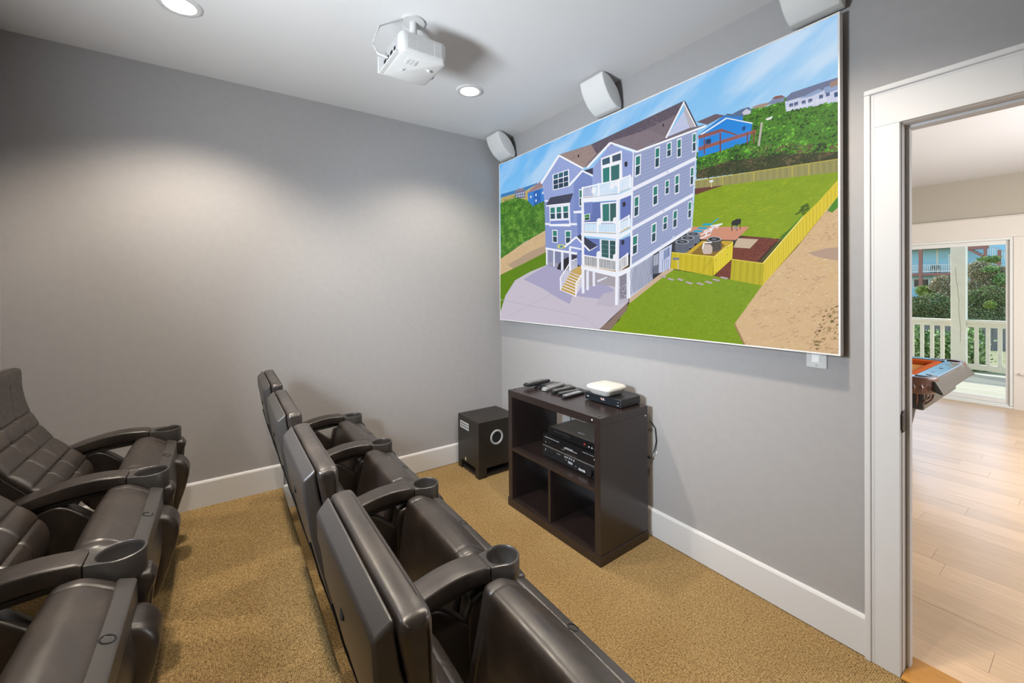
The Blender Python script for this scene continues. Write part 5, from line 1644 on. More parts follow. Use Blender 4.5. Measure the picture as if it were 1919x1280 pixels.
def back_shell(t):
    st = [(-.296, .955, .203, .032), (-.294, .90, .206, .037), (-.287, .869, .208, .039), (-.279, .808, .21, .04), (-.262, .735, .212, .04), (-.239, .639, .212, .04), (-.214, .559, .208, .04), (-.183, .455, .2, .038), (-.143, .355, .19, .034), (-.10, .27, .175, .028)]
    rings = []
    for i, (y, z, w_, th) in enumerate(st):
        a = st[max(0, i-1)]; c = st[min(len(st)-1, i+1)]; t_ = Vector((c[0]-a[0], c[1]-a[1])).normalized(); n = Vector((-t_.y, t_.x))
        if n.x < 0: n = -n
        yf, zf = y+n.x*th, z+n.y*th
        if i == 0: yf, zf = -.268, .982
        rings.append([(-w_-.016, yf, zf), (-w_-.006, y, z), (w_+.006, y, z), (w_+.016, yf, zf)])
    bm = bmesh.new(); R = loft(bm, rings)
    bmesh.ops.recalc_face_normals(bm, faces=bm.faces); bm.normal_update()
    cut = [e for e in bm.edges if len(e.link_faces) == 2 and e.calc_face_angle(0) > .6]
    bmesh.ops.bevel(bm, geom=cut, offset=.007, segments=3, affect='EDGES', profile=.5, clamp_overlap=True)
    sh = weighted(obj('back_shell', bm, M['plastic'], t, smooth=50))
    bm = bmesh.new(); lathe(bm, [(.011, -.0015), (.0115, .004), (.006, .0045)], 0, 0, 18, 'y')
    bmesh.ops.transform(bm, matrix=Matrix.Translation((-.02, -.2845, .845)) @ Matrix.Rotation(math.radians(-7), 4, 'X'), verts=bm.verts)
    obj('bolt_cap', bm, M['dark'], sh, smooth=50)
    # recessed line where the lower shell cover meets the upper one
    bm = bmesh.new()
    for s in (-1, 1): tube(bm, [(s*.165, -.2735, .77), (s*.162, -.250, .67), (s*.156, -.222, .575), (s*.148, -.186, .455), (s*.138, -.145, .352)], .0022, 6)
    islands('cover_joint', bm, M['dark'], sh)
def armrest(t, x):
    bm = bmesh.new()
    A = [(.192, .6165), (.15, .6265), (.10, .630), (.05, .627), (0, .618), (-.06, .603), (-.115, .581), (-.135, .565), (-.115, .550), (-.06, .562), (0, .573), (.06, .579), (.12, .581), (.188, .575)]
    P = smooth_closed(A, 56); P = [Vector((min(p.x, .1895), p.y)) for p in P]
    slab_x(bm, P, x-AH, x+AH, r=.008, nx=2, seg=5, smooth=False)
    a = obj('armrest', bm, M['leather'], t, smooth=40)
    # cup holder: straight neck that swells into a round cup
    bm = bmesh.new(); cy, ro, ri, N = .255, .0555, .0485, 48
    def outline(grow, z):
        out = []
        for i in range(N):
            th = 2*PI*i/N; c, s = math.cos(th), math.sin(th); r = ro+grow
            px, py = r*c, cy+r*s
            if s < -.25:            # neck side
                f = min(1, (-s-.25)/.35); hw = AH-.001+grow
                py2 = cy + r*s + (0)*f; px2 = max(-hw, min(hw, px*1.25)); px = px+(px2-px)*f
                if s < -.6: py = .1915
                else: py = cy-r*.25+(.1915-cy+r*.25)*((-s-.25)/.35)
            out.append((x+px, py, z+(.003*max(0, (.255-py)/.06))))
        return out
    hole = lambda r, z: [(x+r*math.cos(2*PI*i/N), cy+r*math.sin(2*PI*i/N), z) for i in range(N)]
    loft(bm, [outline(-.006, .543), outline(-.001, .546), outline(0, .552), outline(0, .606), outline(-.0012, .6095), outline(-.004, .611), hole(ri+.002, .611), hole(ri, .609), hole(ri-.001, .60), hole(ri-.004, .556), hole(ri-.008, .552)])
    obj('cup_holder', bm, M['plastic'], a, smooth=42)
    bm = BX(x-.026, x+.026, -.06, .19, .553, .568, .003); bmesh.ops.transform(bm, matrix=Matrix.Translation((0, 0, .5605)) @ Matrix.Rotation(math.radians(3.5), 4, 'X') @ Matrix.Translation((0, 0, -.5605)), verts=bm.verts)
    obj('support_rail', bm, M['plastic'], a)
    # standard below the armrest: padded side panel down to a foot plate
    Q = [(.318, .546), (.314, .47), (.300, .37), (.275, .25), (.255, .12), (.258, .012), (.10, .012), (.12, .12), (.125, .25), (.115, .40), (.12, .50), (.15, .546)]
    bm = bmesh.new(); slab_x(bm, Q, x-.033, x+.033, r=.016, nx=2, n=60); st = obj('side_panel', bm, M['leather'], t, smooth=40)
    bm = bmesh.new(); slab_x(bm, [(.318, .548), (.322, .50), (.316, .43), (.300, .34), (.285, .30), (.290, .40), (.296, .50), (.30, .548)], x-.030, x+.012, r=.012, nx=2, n=40); obj('front_pad', bm, M['leather'], st, smooth=40)
    obj('foot_plate', BX(x-.04, x+.04, .02, .25, 0, .014, .004), M['plastic'], st)
    # hinge shroud curving from the standard up to the back
    U = [(.15, .30), (.138, .44), (.085, .50), (.03, .548), (-.01, .556), (-.05, .53), (-.08, .45), (-.06, .36), (0, .28), (.06, .25)]
    bm = bmesh.new(); slab_x(bm, U, x-.028, x+.028, r=.01, nx=1, n=44); obj('hinge_shroud', bm, M['leather'], t, smooth=40)
def make_seat():
    t = thing('theater_seat', 'seat', 'theater seat', (0, 0, 0))
    back_shell(t)
    bm = bmesh.new(); slab_x(bm, CUSH, -.235, .235, r=.015, nx=110, seg=6, n=400, disp=quilt); cu = obj('back_cushion', bm, M['leather'], t, smooth=60)
    bm = bmesh.new()
    tube(bm, front_seam(), .0017, 6)
    obj('stitched_seam', bm, M['stitch'], cu)
    # folded up seat: cushion, plastic edge strip with its button, padded pan
    SE = [(.06, .26), (.088, .35), (.108, .436), (.122, .494), (.134, .55), (.139, .573), (.1445, .590), (.152, .5985), (.166, .603), (.20, .602), (.236, .583), (.264, .562), (.268, .54), (.255, .47), (.235, .38), (.20, .28), (.14, .235), (.085, .235)]
    def groove(x, y, z, q_):
        d = 0
        for s in (-1, 1):
            q = (x-s*.19)/.0035
            if abs(q) < 3: d -= .004*math.exp(-q*q)
        return d + .006*(1-(x/.24)**2)*(1 if z > .3 else 0)
    bm = bmesh.new(); slab_x(bm, SE, -.238, .238, r=.022, nx=110, seg=6, n=170, disp=groove); obj('seat_cushion', bm, M['leather'], t, smooth=60)
    ST = [(.259, .569), (.264, .572), (.292, .5625), (.297, .558), (.2975, .50), (.293, .497), (.262, .50), (.259, .505)]
    bm = bmesh.new(); slab_x(bm, ST, -.232, .232, r=.005, nx=8, seg=3, smooth=False); sp = obj('seat_strip', bm, M['plastic'], t, smooth=35)
    sp['label'] = 'matte plastic edge strip along the front of the folded seat'
    bm = bmesh.new(); loft(bm, [circ(0, 0, r, z, 24) for r, z in ((.0155, -.004), (.0155, .0012), (.0125, .0016), (.0118, .0004))], True, False); loft(bm, [circ(0, 0, r, z, 24) for r, z in ((.0118, .0004), (.009, -.0006), (.004, -.001))], False, True)
    bmesh.ops.transform(bm, matrix=Matrix.Translation((0, .278, .567)) @ Matrix.Rotation(math.radians(-19), 4, 'X'), verts=bm.verts); obj('button', bm, M['black_gloss'], sp, smooth=40)
    PN = [(.24, .50), (.285, .505), (.296, .49), (.305, .43), (.298, .36), (.27, .28), (.225, .215), (.17, .205), (.15, .24), (.2, .3), (.235, .4)]
    bm = bmesh.new(); slab_x(bm, PN, -.215, .215, r=.03, nx=8, n=64); obj('seat_pan', bm, M['leather'], t, smooth=60)
    LB = [(.215, .455), (.255, .49), (.295, .497), (.328, .478), (.347, .438), (.342, .385), (.318, .30), (.285, .21), (.235, .19), (.21, .3)]
    for x0 in (-.243,):
        bm = bmesh.new(); slab_x(bm, LB, x0, x0+.112, r=.02, nx=6, n=64); lb = obj('leg_bolster', bm, M['leather'], t, smooth=60)
        bm = bmesh.new(); tube(bm, [(x0+.104, y, z) for y, z in ((.262, .487), (.295, .490), (.323, .472), (.3405, .437), (.336, .385), (.312, .30))], .002, 6); obj('stitched_seam', bm, M['stitch'], lb)
    armrest(t, -PITCH/2)
    return t
FX, FY = .235, -1.6
seat = make_seat()
LAB = ['front row theater seat against the left wall, farthest from the doorway', 'second front row theater seat from the left wall, its armrest below the first one\'s',
       'third front row theater seat from the left wall, second from the photo\'s bottom edge', 'largest front row theater seat, nearest the doorway, cut by the photo\'s bottom edge']
for i in range(4):
    s_ = seat if i == 0 else dup(seat, None)
    s_.location = (FX+PITCH*(i+.5), FY, 0); s_['label'] = LAB[i]; s_['group'] = 'dark leather theater seats'
    if i == 3: armrest(s_, PITCH/2)
RX, RY = .425, -2.545
LAB = ['back row theater seat by the left wall on the riser, its quilted back showing', 'second back row theater seat from the left wall, cut by the left edge', 'back row theater seat in the bottom left corner, only its folded seat showing']
for i in range(3):
    s_ = dup(seat, (RX+PITCH*(i+.5), RY, .148), LAB[i])
    if i == 2: armrest(s_, PITCH/2)

# ------------------------------------------------------------------ pool table room beyond the doorway
PX0, PX1, PY1 = -1.2, 4.45, 5.5
fl = struct('floor_far', BX(PX0, PX1, .06, PY1+.15, -.13, -.011), M['dark']); fl['label'] = 'pale oak plank floor of the pool table room'
PWD = .1487; R4 = random.Random(11); pm = {}
y = .126; row = 0
while y < PY1-.02:
    L = 2.13; x = PX0 - R4.uniform(.05, 2.0)
    if row == 1: x = 2.871-3*L
    if row == 6: x = 2.584-3*L
    while x < PX1:
        wd = min(PWD, PY1-y); x0, x1 = max(x, PX0), min(x+L, PX1); key = round(x1-x0, 4)
        if key > .05:
            if (key, wd) not in pm:
                bm = BX(0, x1-x0-.001, 0, wd-.0008, -.011, 0)
                me = bpy.data.meshes.new('plank'); bmesh.ops.recalc_face_normals(bm, faces=bm.faces); bm.to_mesh(me); bm.free(); me.materials.append(M['plank']); pm[(key, wd)] = me
            o = bpy.data.objects.new('plank', pm[(key, wd)]); C.objects.link(o); o.parent = fl; o.location = (x0, y, R4.uniform(-.0004, .0004))
        x += L
    y += PWD; row += 1
bm = BX(PX0-.1, PX1+.1, .06, PY1+.2, H+.0, H+.15); struct('ceiling_far', bm, M['ceiling'])
struct('wall_far_left', BX(PX0-.1, PX0, .12, PY1+.15, 0, H), M['poolwall'])
bm = bmesh.new(); box(bm, PX1, PX1+.12, .12, PY1+.15, 0, H); struct('wall_far_right', bm, M['poolwall'])
DX0, DX1, DZ = .62, 2.471, 2.003
bm = bmesh.new(); box(bm, PX0, DX0, PY1, PY1+.15, 0, H); box(bm, DX1, PX1, PY1, PY1+.15, 0, H); box(bm, DX0, DX1, PY1, PY1+.15, DZ, H); struct('wall_far', bm, M['poolwall'])
t3 = thing('trim_3', None, None, kind='structure'); t3['label'] = 'broad white casing around the sliding glass door'
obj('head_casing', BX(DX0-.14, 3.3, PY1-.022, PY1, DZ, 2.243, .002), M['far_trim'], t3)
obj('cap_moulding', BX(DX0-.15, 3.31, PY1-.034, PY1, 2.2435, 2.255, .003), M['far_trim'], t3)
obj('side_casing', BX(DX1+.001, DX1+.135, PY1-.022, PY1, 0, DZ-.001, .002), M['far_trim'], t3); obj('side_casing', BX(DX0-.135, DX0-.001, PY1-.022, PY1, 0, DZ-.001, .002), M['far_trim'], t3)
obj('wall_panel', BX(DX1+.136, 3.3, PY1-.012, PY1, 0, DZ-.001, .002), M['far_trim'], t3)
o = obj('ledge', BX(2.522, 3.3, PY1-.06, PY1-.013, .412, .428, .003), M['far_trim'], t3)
# sliding glass door
M['vinyl'] = mat('white_vinyl', 'e6e8e4', .35)
gl = bpy.data.materials.new('door_glass'); gl.use_nodes = True; gt = gl.node_tree; gt.nodes.clear()
ou = gt.nodes.new('ShaderNodeOutputMaterial'); mx = gt.nodes.new('ShaderNodeMixShader'); tr = gt.nodes.new('ShaderNodeBsdfTransparent'); gs = gt.nodes.new('ShaderNodeBsdfGlossy'); fr = gt.nodes.new('ShaderNodeFresnel')
tr.inputs[0].default_value = (.96, .98, .97, 1); gs.inputs['Roughness'].default_value = .01; fr.inputs[0].default_value = 1.3
gt.links.new(fr.outputs[0], mx.inputs[0]); gt.links.new(tr.outputs[0], mx.inputs[1]); gt.links.new(gs.outputs[0], mx.inputs[2]); gt.links.new(mx.outputs[0], ou.inputs[0])
dr = thing('door_1', None, None, (0, 0, 0), kind='structure'); dr['label'] = 'white sliding glass door onto the sunny deck'
bm = bmesh.new(); box(bm, DX0, DX1, PY1-.015, PY1+.12, DZ-.03, DZ, .003); obj('head_frame', bm, M['vinyl'], dr)
obj('jamb_frame', BX(DX1-.028, DX1, PY1-.015, PY1+.12, .03, DZ-.0305, .003), M['vinyl'], dr); obj('jamb_frame', BX(DX0, DX0+.028, PY1-.015, PY1+.12, .03, DZ-.0305, .003), M['vinyl'], dr)
bm = bmesh.new(); box(bm, DX0, DX1, PY1-.02, PY1+.13, 0, .028, .004); box(bm, DX0+.03, DX1-.03, PY1+.0, PY1+.012, .028, .045, .002); box(bm, DX0+.03, DX1-.03, PY1+.05, PY1+.062, .028, .045, .002); obj('sill', bm, M['vinyl'], dr)
for k, (x0, x1, yy) in enumerate(((1.10, DX1-.03, PY1+.012), (DX0+.03, 1.20, PY1+.062))):
    sf = .045; z0, z1 = .046, DZ-.031
    bm = bmesh.new(); box(bm, x0, x0+sf, yy, yy+.036, z0, z1, .003); box(bm, x1-sf+.014, x1, yy, yy+.036, z0, z1, .003); box(bm, x0+sf, x1-sf+.014, yy, yy+.036, z0, z0+.058, .003); box(bm, x0+sf, x1-sf+.014, yy, yy+.036, z1-.05, z1, .003)
    p = obj('sliding_panel' if k else 'door_panel', bm, M['vinyl'], dr); obj('pane', BX(x0+sf-.006, x1-sf+.02, yy+.014, yy+.020, z0+.052, z1-.044), gl, p)

# pool table
M['cloth'] = speckle(mat('tan_cloth', 'c98a4a', .9, spec=.1), 300, 'c48446', 'cf9252', .1, dist=.001)
M['rail_black'] = mat('polished_black_rail', '1d2024', .12, spec=.7)
M['apron'] = mat('dark_bronze_apron', '3c3a36', .28, spec=.6)
M['pocket'] = leather('pocket_leather', '4a2c22', '633d2f', '7a4f3e')
TX0, TX1, TY0, TY1, TZ = .03, 2.43, 1.95, 3.13, .80
pt = thing('pool_table', 'pool table with orange tan cloth and tufted leather pockets beyond the doorway', 'pool table', ((TX0+TX1)/2, (TY0+TY1)/2, 0))
ox, oy = (TX0+TX1)/2, (TY0+TY1)/2
def PB(x0, x1, y0, y1, z0, z1, bev=0): return BX(x0-ox, x1-ox, y0-oy, y1-oy, z0, z1, bev)
obj('bed', PB(TX0+.17, TX1-.17, TY0+.17, TY1-.17, .70, .752), M['cloth'], pt)
for nm, a in (('end_rail', (TX1-.125, TX1, TY0+.11, TY1-.11)), ('end_rail', (TX0, TX0+.125, TY0+.11, TY1-.11)), ('side_rail', (TX0+.11, ox-.07, TY0, TY0+.125)), ('side_rail', (ox+.07, TX1-.11, TY0, TY0+.125)), ('side_rail', (TX0+.11, ox-.07, TY1-.125, TY1)), ('side_rail', (ox+.07, TX1-.11, TY1-.125, TY1))):
    r_ = obj(nm, PB(*a, .755, TZ, .012), M['rail_black'], pt)
    cx_, cy_ = (a[0]+a[1])/2-ox, (a[2]+a[3])/2-oy; long_y = (a[3]-a[2]) > (a[1]-a[0])
    for s in (-.25, 0, .25):
        d = s*((a[3]-a[2]) if long_y else (a[1]-a[0])); px_, py_ = (cx_, cy_+d) if long_y else (cx_+d, cy_)
        bm = bmesh.new(); loft(bm, [[(px_+.016, py_, TZ-.001), (px_, py_+.026, TZ-.001), (px_-.016, py_, TZ-.001), (px_, py_-.026, TZ-.001)], [(px_+.015, py_, TZ+.0006), (px_, py_+.025, TZ+.0006), (px_-.015, py_, TZ+.0006), (px_, py_-.025, TZ+.0006)]]); obj('sight_inlay', bm, M['dark'] if s == 0 else M['bronze'], r_)
for a in ((TX1-.18, TX1-.124, TY0+.14, TY1-.14), (TX0+.124, TX0+.18, TY0+.14, TY1-.14), (TX0+.14, ox-.07, TY0+.124, TY0+.18), (ox+.07, TX1-.14, TY0+.124, TY0+.18), (TX0+.14, ox-.07, TY1-.18, TY1-.124), (ox+.07, TX1-.14, TY1-.18, TY1-.124)):
    obj('cushion', PB(*a, .745, .797, .014), speckle(mat('orange_cushion', 'b5521e', .85, spec=.1), 200, 'ad4c1a', 'bd5a24'), pt)
# flared apron, its ends drawn out into points at the corners
def apron(p0, p1, out, nm):
    (x0, y0), (x1, y1) = p0, p1; dx, dy = (x1-x0), (y1-y0); L = math.hypot(dx, dy); tx, ty = dx/L, dy/L; nx, ny = out; rings = []
    for s, fl_, lo in ((.0, .045, .70), (.1, .028, .69), (.9, .028, .69), (1.0, .045, .70)):
        e = -.03 if s == 0 else (.03 if s == 1 else 0); bx, by = x0+dx*s, y0+dy*s; ex, ey = tx*e, ty*e
        rings.append([(bx-ox-nx*.02, by-oy-ny*.02, .778), (bx-ox-nx*.002, by-oy-ny*.002, .778), (bx+nx*.006-ox+ex*.2, by+ny*.006-oy+ey*.2, .765), (bx+nx*fl_+ex-ox, by+ny*fl_+ey-oy, lo), (bx+nx*(fl_-.012)+ex*.8-ox, by+ny*(fl_-.012)+ey*.8-oy, lo-.006), (bx-ox-nx*.02, by-oy-ny*.02, lo+.01)])
    bm = bmesh.new(); loft(bm, rings); obj(nm, bm, M['apron'], pt, smooth=30)
apron((TX1, TY0+.05), (TX1, TY1-.05), (1, 0), 'end_apron'); apron((TX0, TY1-.05), (TX0, TY0+.05), (-1, 0), 'end_apron')
apron((TX0+.12, TY0), (TX1-.13, TY0), (0, -1), 'side_apron'); apron((TX1-.05, TY1), (TX0+.05, TY1), (0, 1), 'side_apron')
obj('cabinet_frame', PB(TX0+.06, TX1-.06, TY0+.06, TY1-.06, .56, .70, .01), M['apron'], pt)
def pocket(px, py, ang):
    # horseshoe leather pocket with a tufted apron
    bm = bmesh.new(); n = 20; rings = []; P = []
    for i in range(n+1):
        a = ang-1.9+3.8*i/n; P.append((math.cos(a), math.sin(a)))
    out = lambda r, z: [(px-ox+c*r, py-oy+s*r, z) for c, s in P]
    inn = lambda r, z: [(px-ox+c*r, py-oy+s*r, z) for c, s in reversed(P)]
    loft(bm, [out(r, z)+inn(r-.03, z2) for r, z, z2 in ((.098, .682, .69), (.112, .70, .70), (.116, .745, .74), (.112, .775, .77), (.118, .785, .785), (.112, .803, .803))])
    pk = obj('corner_pocket', bm, M['pocket'], pt, smooth=50)
    bm = bmesh.new()
    for i in range(1, 10):
        a = ang-1.75+3.5*i/10; c, s = math.cos(a), math.sin(a); zc = .732; hw, hh2 = .17, .034
        c0, s0, c1, s1 = math.cos(a-hw), math.sin(a-hw), math.cos(a+hw), math.sin(a+hw); r = .1155
        loft(bm, [[(px-ox+c*(r-.004), py-oy+s*(r-.004), zc+hh2), (px-ox+c0*(r-.004), py-oy+s0*(r-.004), zc), (px-ox+c*(r-.004), py-oy+s*(r-.004), zc-hh2), (px-ox+c1*(r-.004), py-oy+s1*(r-.004), zc)], [(px-ox+c*(r+.006), py-oy+s*(r+.006), zc+.006), (px-ox+math.cos(a-.03)*(r+.006), py-oy+math.sin(a-.03)*(r+.006), zc), (px-ox+c*(r+.006), py-oy+s*(r+.006), zc-.006), (px-ox+math.cos(a+.03)*(r+.006), py-oy+math.sin(a+.03)*(r+.006), zc)]])
    q = obj('tuft', bm, M['pocket'], pk)
    bm = bmesh.new()
    for i in range(7):
        a = ang-1.6+3.2*i/6; c, s = math.cos(a), math.sin(a); tube(bm, [(px-ox+c*.095, py-oy+s*.095, .69), (px-ox+c*.085, py-oy+s*.085, .64), (px-ox+c*.05, py-oy+s*.05, .60), (px-ox, py-oy, .59)], .006, 6)
    obj('pocket_net', bm, M['pocket'], pk)
for px, py, a in ((TX1-.11, TY0+.11, -PI/4), (TX1-.11, TY1-.11, PI/4), (TX0+.11, TY0+.11, -3*PI/4), (TX0+.11, TY1-.11, 3*PI/4)): pocket(px, py, a)
for sx, sy in ((1, -1), (1, 1), (-1, -1), (-1, 1)):
    lx, ly = sx*(TX1-ox-.31), sy*(TY1-oy-.17)
    bm = bmesh.new(); box(bm, lx-.055, lx+.055, ly-.055, ly+.055, .50, .60, .012); loft(bm, [[(lx+a*r, ly+b_*r, z) for a, b_ in ((-1, -1), (1, -1), (1, 1), (-1, 1))] for z, r in ((.50, .07), (.47, .085), (.44, .05))]); obj('leg_bracket', bm, M['apron'], pt, smooth=30)
    bm = bmesh.new(); loft(bm, [[(lx-sx*.06*(.44-z)/.44+r*math.cos(2*PI*k/12), ly+r*math.sin(2*PI*k/12), z) for k in range(12)] for z, r in ((.44, .036), (.30, .03), (.10, .024), (.03, .03), (0, .028))]); obj('leg', bm, M['rail_black'], pt, smooth=40)
bm = bmesh.new(); bmesh.ops.create_uvsphere(bm, u_segments=24, v_segments=14, radius=.0285)
tag(obj('pool_ball', bm, mat('red_ball', 'c3241c', .12), smooth=80, loc=(TX1-.13, TY0+.09, .632)), 'red pool ball held in the near corner pocket net', 'ball')

# ------------------------------------------------------------------ deck, railing
dk = struct('deck', BX(-2.2, 6.2, PY1+.15, 8.36, -.22, -.062), M['dark']); dk['label'] = 'weathered wooden deck outside the sliding door'
y = PY1+.155
bmesh_d = BX(0, 8.4, 0, .134, -.03, 0, .003); me = bpy.data.meshes.new('deck_board'); bmesh.ops.recalc_face_normals(bmesh_d, faces=bmesh_d.faces); bmesh_d.to_mesh(me); bmesh_d.free(); me.materials.append(M['deckwood'])
while y < 8.3:
    o = bpy.data.objects.new('deck_board', me); C.objects.link(o); o.parent = dk; o.location = (-2.2, y, -.03); y += .14
rl = thing('deck_railing', 'cream painted deck railing with square balusters beyond the glass door', 'railing', (0, 8.17, -.03))
obj('top_rail', BX(-2.1, 1.556, -.045, .045, .845, .897, .004), M['cream'], rl); obj('top_rail', BX(1.734, 6.1, -.045, .045, .845, .897, .004), M['cream'], rl)
obj('sub_rail', BX(-2.1, 1.556, -.02, .02, .775, .844, .003), M['cream'], rl); obj('sub_rail', BX(1.734, 6.1, -.02, .02, .775, .844, .003), M['cream'], rl)
obj('bottom_rail', BX(-2.1, 1.556, -.02, .02, .075, .165, .003), M['cream'], rl); obj('bottom_rail', BX(1.734, 6.1, -.02, .02, .075, .165, .003), M['cream'], rl)
bm = BX(-.024, .024, -.018, .018, .1655, .7745, .003); bmesh.ops.recalc_face_normals(bm, faces=bm.faces); me = bpy.data.meshes.new('baluster'); bm.to_mesh(me); bm.free(); me.materials.append(M['cream'])
for k in range(-25, 36):
    x = 1.445+.1275*k if k <= 0 else 1.715+.1275*k
    if -2 < x < 6:
        o = bpy.data.objects.new('baluster', me); C.objects.link(o); o.parent = rl; o.location = (x, 0, 0)
bm = BX(-.0875, .0875, -.0875, .0875, -.04, 2.62, .006); po = tag(obj('porch_post', bm, M['cream'], loc=(1.645, 8.17, 0)), 'thick cream porch post with a long vertical crack', 'post')
bm = bmesh.new(); tube(bm, [(-.03, -.0875, 1.75), (-.02, -.0875, 1.52), (-.008, -.0877, 1.45), (.002, -.0875, 1.28), (.012, -.0877, 1.2), (.008, -.0875, 1.02), (.018, -.0876, .9), (.03, -.0875, .7), (.026, -.0875, .5)], .0022, 5); obj('crack', bm, mat('crack_dark', '7a7462', .9), po)
struct('sun_blocker', BX(-2.4, 6.4, PY1+.16, 7.0, 2.62, 2.75), M['cream'])['label'] = 'unseen slab added over the deck to block the sun'  # added out of view to keep the sun from entering the glass door

# ------------------------------------------------------------------ yard, fence, shrubs and the blue house beyond
def gz(x, y):
    k = max(0, min(1, (y-26)/6)); k = k*k*(3-2*k); r = max(0, min(1, (x+2.2)/1.0))
    rise = (1.2+2.0*r)*k
    return -.16-.076*(min(y, 27)-8.6)+rise+.05*noise.noise(Vector((x*.7, y*.5, 0)))
bm = bmesh.new(); g = [[bm.verts.new((-14+.5*i, 8.45+.75*j, gz(-14+.5*i, 8.45+.75*j))) for i in range(49)] for j in range(75)]
for j in range(74):
    for i in range(48): bm.faces.new((g[j][i], g[j][i+1], g[j+1][i+1], g[j+1][i]))
gr = struct('ground', bm, speckle(mat('yard_ground', '8a7f5a', .95), 1.6, '6f7a30', 'a39272', .3, dist=.05), smooth=60); gr['label'] = 'yard of thin grass and mulch rising to a dune'
fc = thing('board_fence', 'grey weathered board fence across the yard behind the deck railing', 'fence', (-.5, 26, 0))
for k in range(46):
    x = -5.5+.152*k; z0 = gz(x-.5, 26)-.02; bm = BX(x, x+.146, -.01+.003*R4.random(), .012, z0, z0+1.02+.02*R4.random(), .003); obj('board', bm, M['fencewood'], fc)
bm = bmesh.new()
for h in (.25, .8): box(bm, -5.5, 1.5, .012, .05, gz(-2, 26)+h, gz(-2, 26)+h+.09)
obj('rail', bm, M['fencewood'], fc)
def leafmat(name, a, b_, c):
    m = mat(name, b_, .7, spec=.25); t, bs, k = nodes(m); v = k('VertexColor', layer_name='Col'); t.links.new(v.outputs[0], bs.inputs['Base Color'])
    m['pal'] = 0; return m
LM = leafmat('foliage', 'x', '4d6a22', 'x')
def shrub(label, loc, lobes, n, leaf, pal, seed, nm='shrub', group='shrubs beyond the deck'):
    rg = random.Random(seed); t = thing(nm, label, 'shrub', loc, group=group); V, F_, CC = [], [], []; pal = [col(c) for c in pal.split()]
    tot = sum(l[3]*l[4]*l[5] for l in lobes)
    for (cx, cy, cz, rx, ry, rz) in lobes:
        for _ in range(int(n*rx*ry*rz/tot)):
            a, u = rg.uniform(0, 2*PI), rg.uniform(-1, 1); rr = rg.uniform(.5, 1.0)**.5; s = math.sqrt(1-u*u)
            p = Vector((cx+rx*rr*s*math.cos(a), cy+ry*rr*s*math.sin(a), cz+rz*rr*u)); p += Vector((rg.gauss(0, .04), rg.gauss(0, .04), rg.gauss(0, .04)))
            d = Vector((rg.gauss(0, 1), rg.gauss(0, 1), rg.gauss(.4, .8))).normalized(); e = d.cross(Vector((rg.gauss(0, 1), rg.gauss(0, 1), rg.gauss(0, 1)))).normalized(); L = leaf*rg.uniform(.6, 1.4); W_ = L*.32
            k = len(V); V += [p, p+d*L*.5+e*W_, p+d*L, p+d*L*.5-e*W_]; F_.append((k, k+1, k+2, k+3)); c = rg.choice(pal); f = rg.uniform(.8, 1.2); CC += [(c[0]*f, c[1]*f, c[2]*f, 1)]*4
    me = bpy.data.meshes.new('foliage'); me.from_pydata([tuple(v) for v in V], [], F_); ca = me.color_attributes.new('Col', 'FLOAT_COLOR', 'CORNER'); ca.data.foreach_set('color', [q for c in CC for q in c]); me.materials.append(LM)
    o = bpy.data.objects.new('foliage', me); C.objects.link(o); o.parent = t; o['kind'] = 'stuff'
    if n <= 3000 and loc[1] > 20: return
    bm = bmesh.new(); z0 = gz(loc[0], loc[1])-loc[2]
    for (cx, cy, cz, rx, ry, rz) in lobes[:4]: tube(bm, [(cx*.3, cy*.3, z0-.05), (cx*.7, cy*.7, (z0+cz)*.5), (cx, cy, cz)], [.03, .02, .01], 6)
    obj('branch', bm, mat('twig_brown', '5a4636', .9), t)
G1 = '56743a 6c8c4a 84a25a 9cb86e b6cc88 44602e'; G2 = '5a6c3a 6f8446 829658 99a668 8f8460 a39472 47592e'; YG = '9fae4c b6c260 8a9a44 6f8040'; BR_ = 'b09c80 c4b08e 97866a d6c4a4 8a8a5a 7a6c56 9aa06a'
shrub('glossy green shrub behind the left run of deck railing', (.75, 10.6, .0), [(-.35, 0, .05, .5, .35, .55), (.2, .1, -.05, .45, .35, .5)], 5200, .06, G1+' c4d4a0', 21)
shrub('glossy green shrub just right of the porch post behind the railing', (1.48, 10.6, .05), [(0, 0, 0, .22, .3, .55), (-.2, .1, -.1, .25, .3, .5)], 3000, .058, G1+' c4d4a0', 22)
shrub('dark green spreading shrub low on the dune left of the post', (-2.6, 29.2, .2), [(-.6, 0, 0, .7, .6, .6), (.2, 0, .1, .8, .6, .7), (.7, .2, -.3, .7, .6, .7), (-.3, .1, -.7, 1.0, .6, .6)], 22000, .075, G2, 23)
shrub('yellow green juniper in front of the blue house\'s lower wall', (-2.75, 31, 1.0), [(-.35, 0, .1, .3, .3, .28), (-.1, 0, -.15, .35, .3, .25), (.45, 0, .25, .35, .3, .2)], 5000, .07, YG+' 55762a', 24)
shrub('brown twiggy shrub left of the post with thin green tips', (-2.2, 30.6, 1.35), [(0, 0, .2, .5, .4, .38), (.25, 0, -.2, .45, .4, .4), (-.3, 0, 0, .3, .3, .2)], 7500, .075, BR_, 25)
shrub('large brown twiggy dune shrub seen through the right pane', (-.6, 31, 1.75), [(-.35, 0, .4, .5, .5, .5), (.1, 0, .2, .6, .5, .5), (.5, .1, .1, .55, .5, .5), (0, 0, -.4, .9, .5, .5)], 22000, .075, BR_, 26)
shrub('small bright green clump on top of the dune by the stairs', (-.75, 32, 2.78), [(0, 0, 0, .35, .3, .14), (.22, 0, .02, .18, .2, .12)], 3000, .07, G1+' 8fa03a', 27)
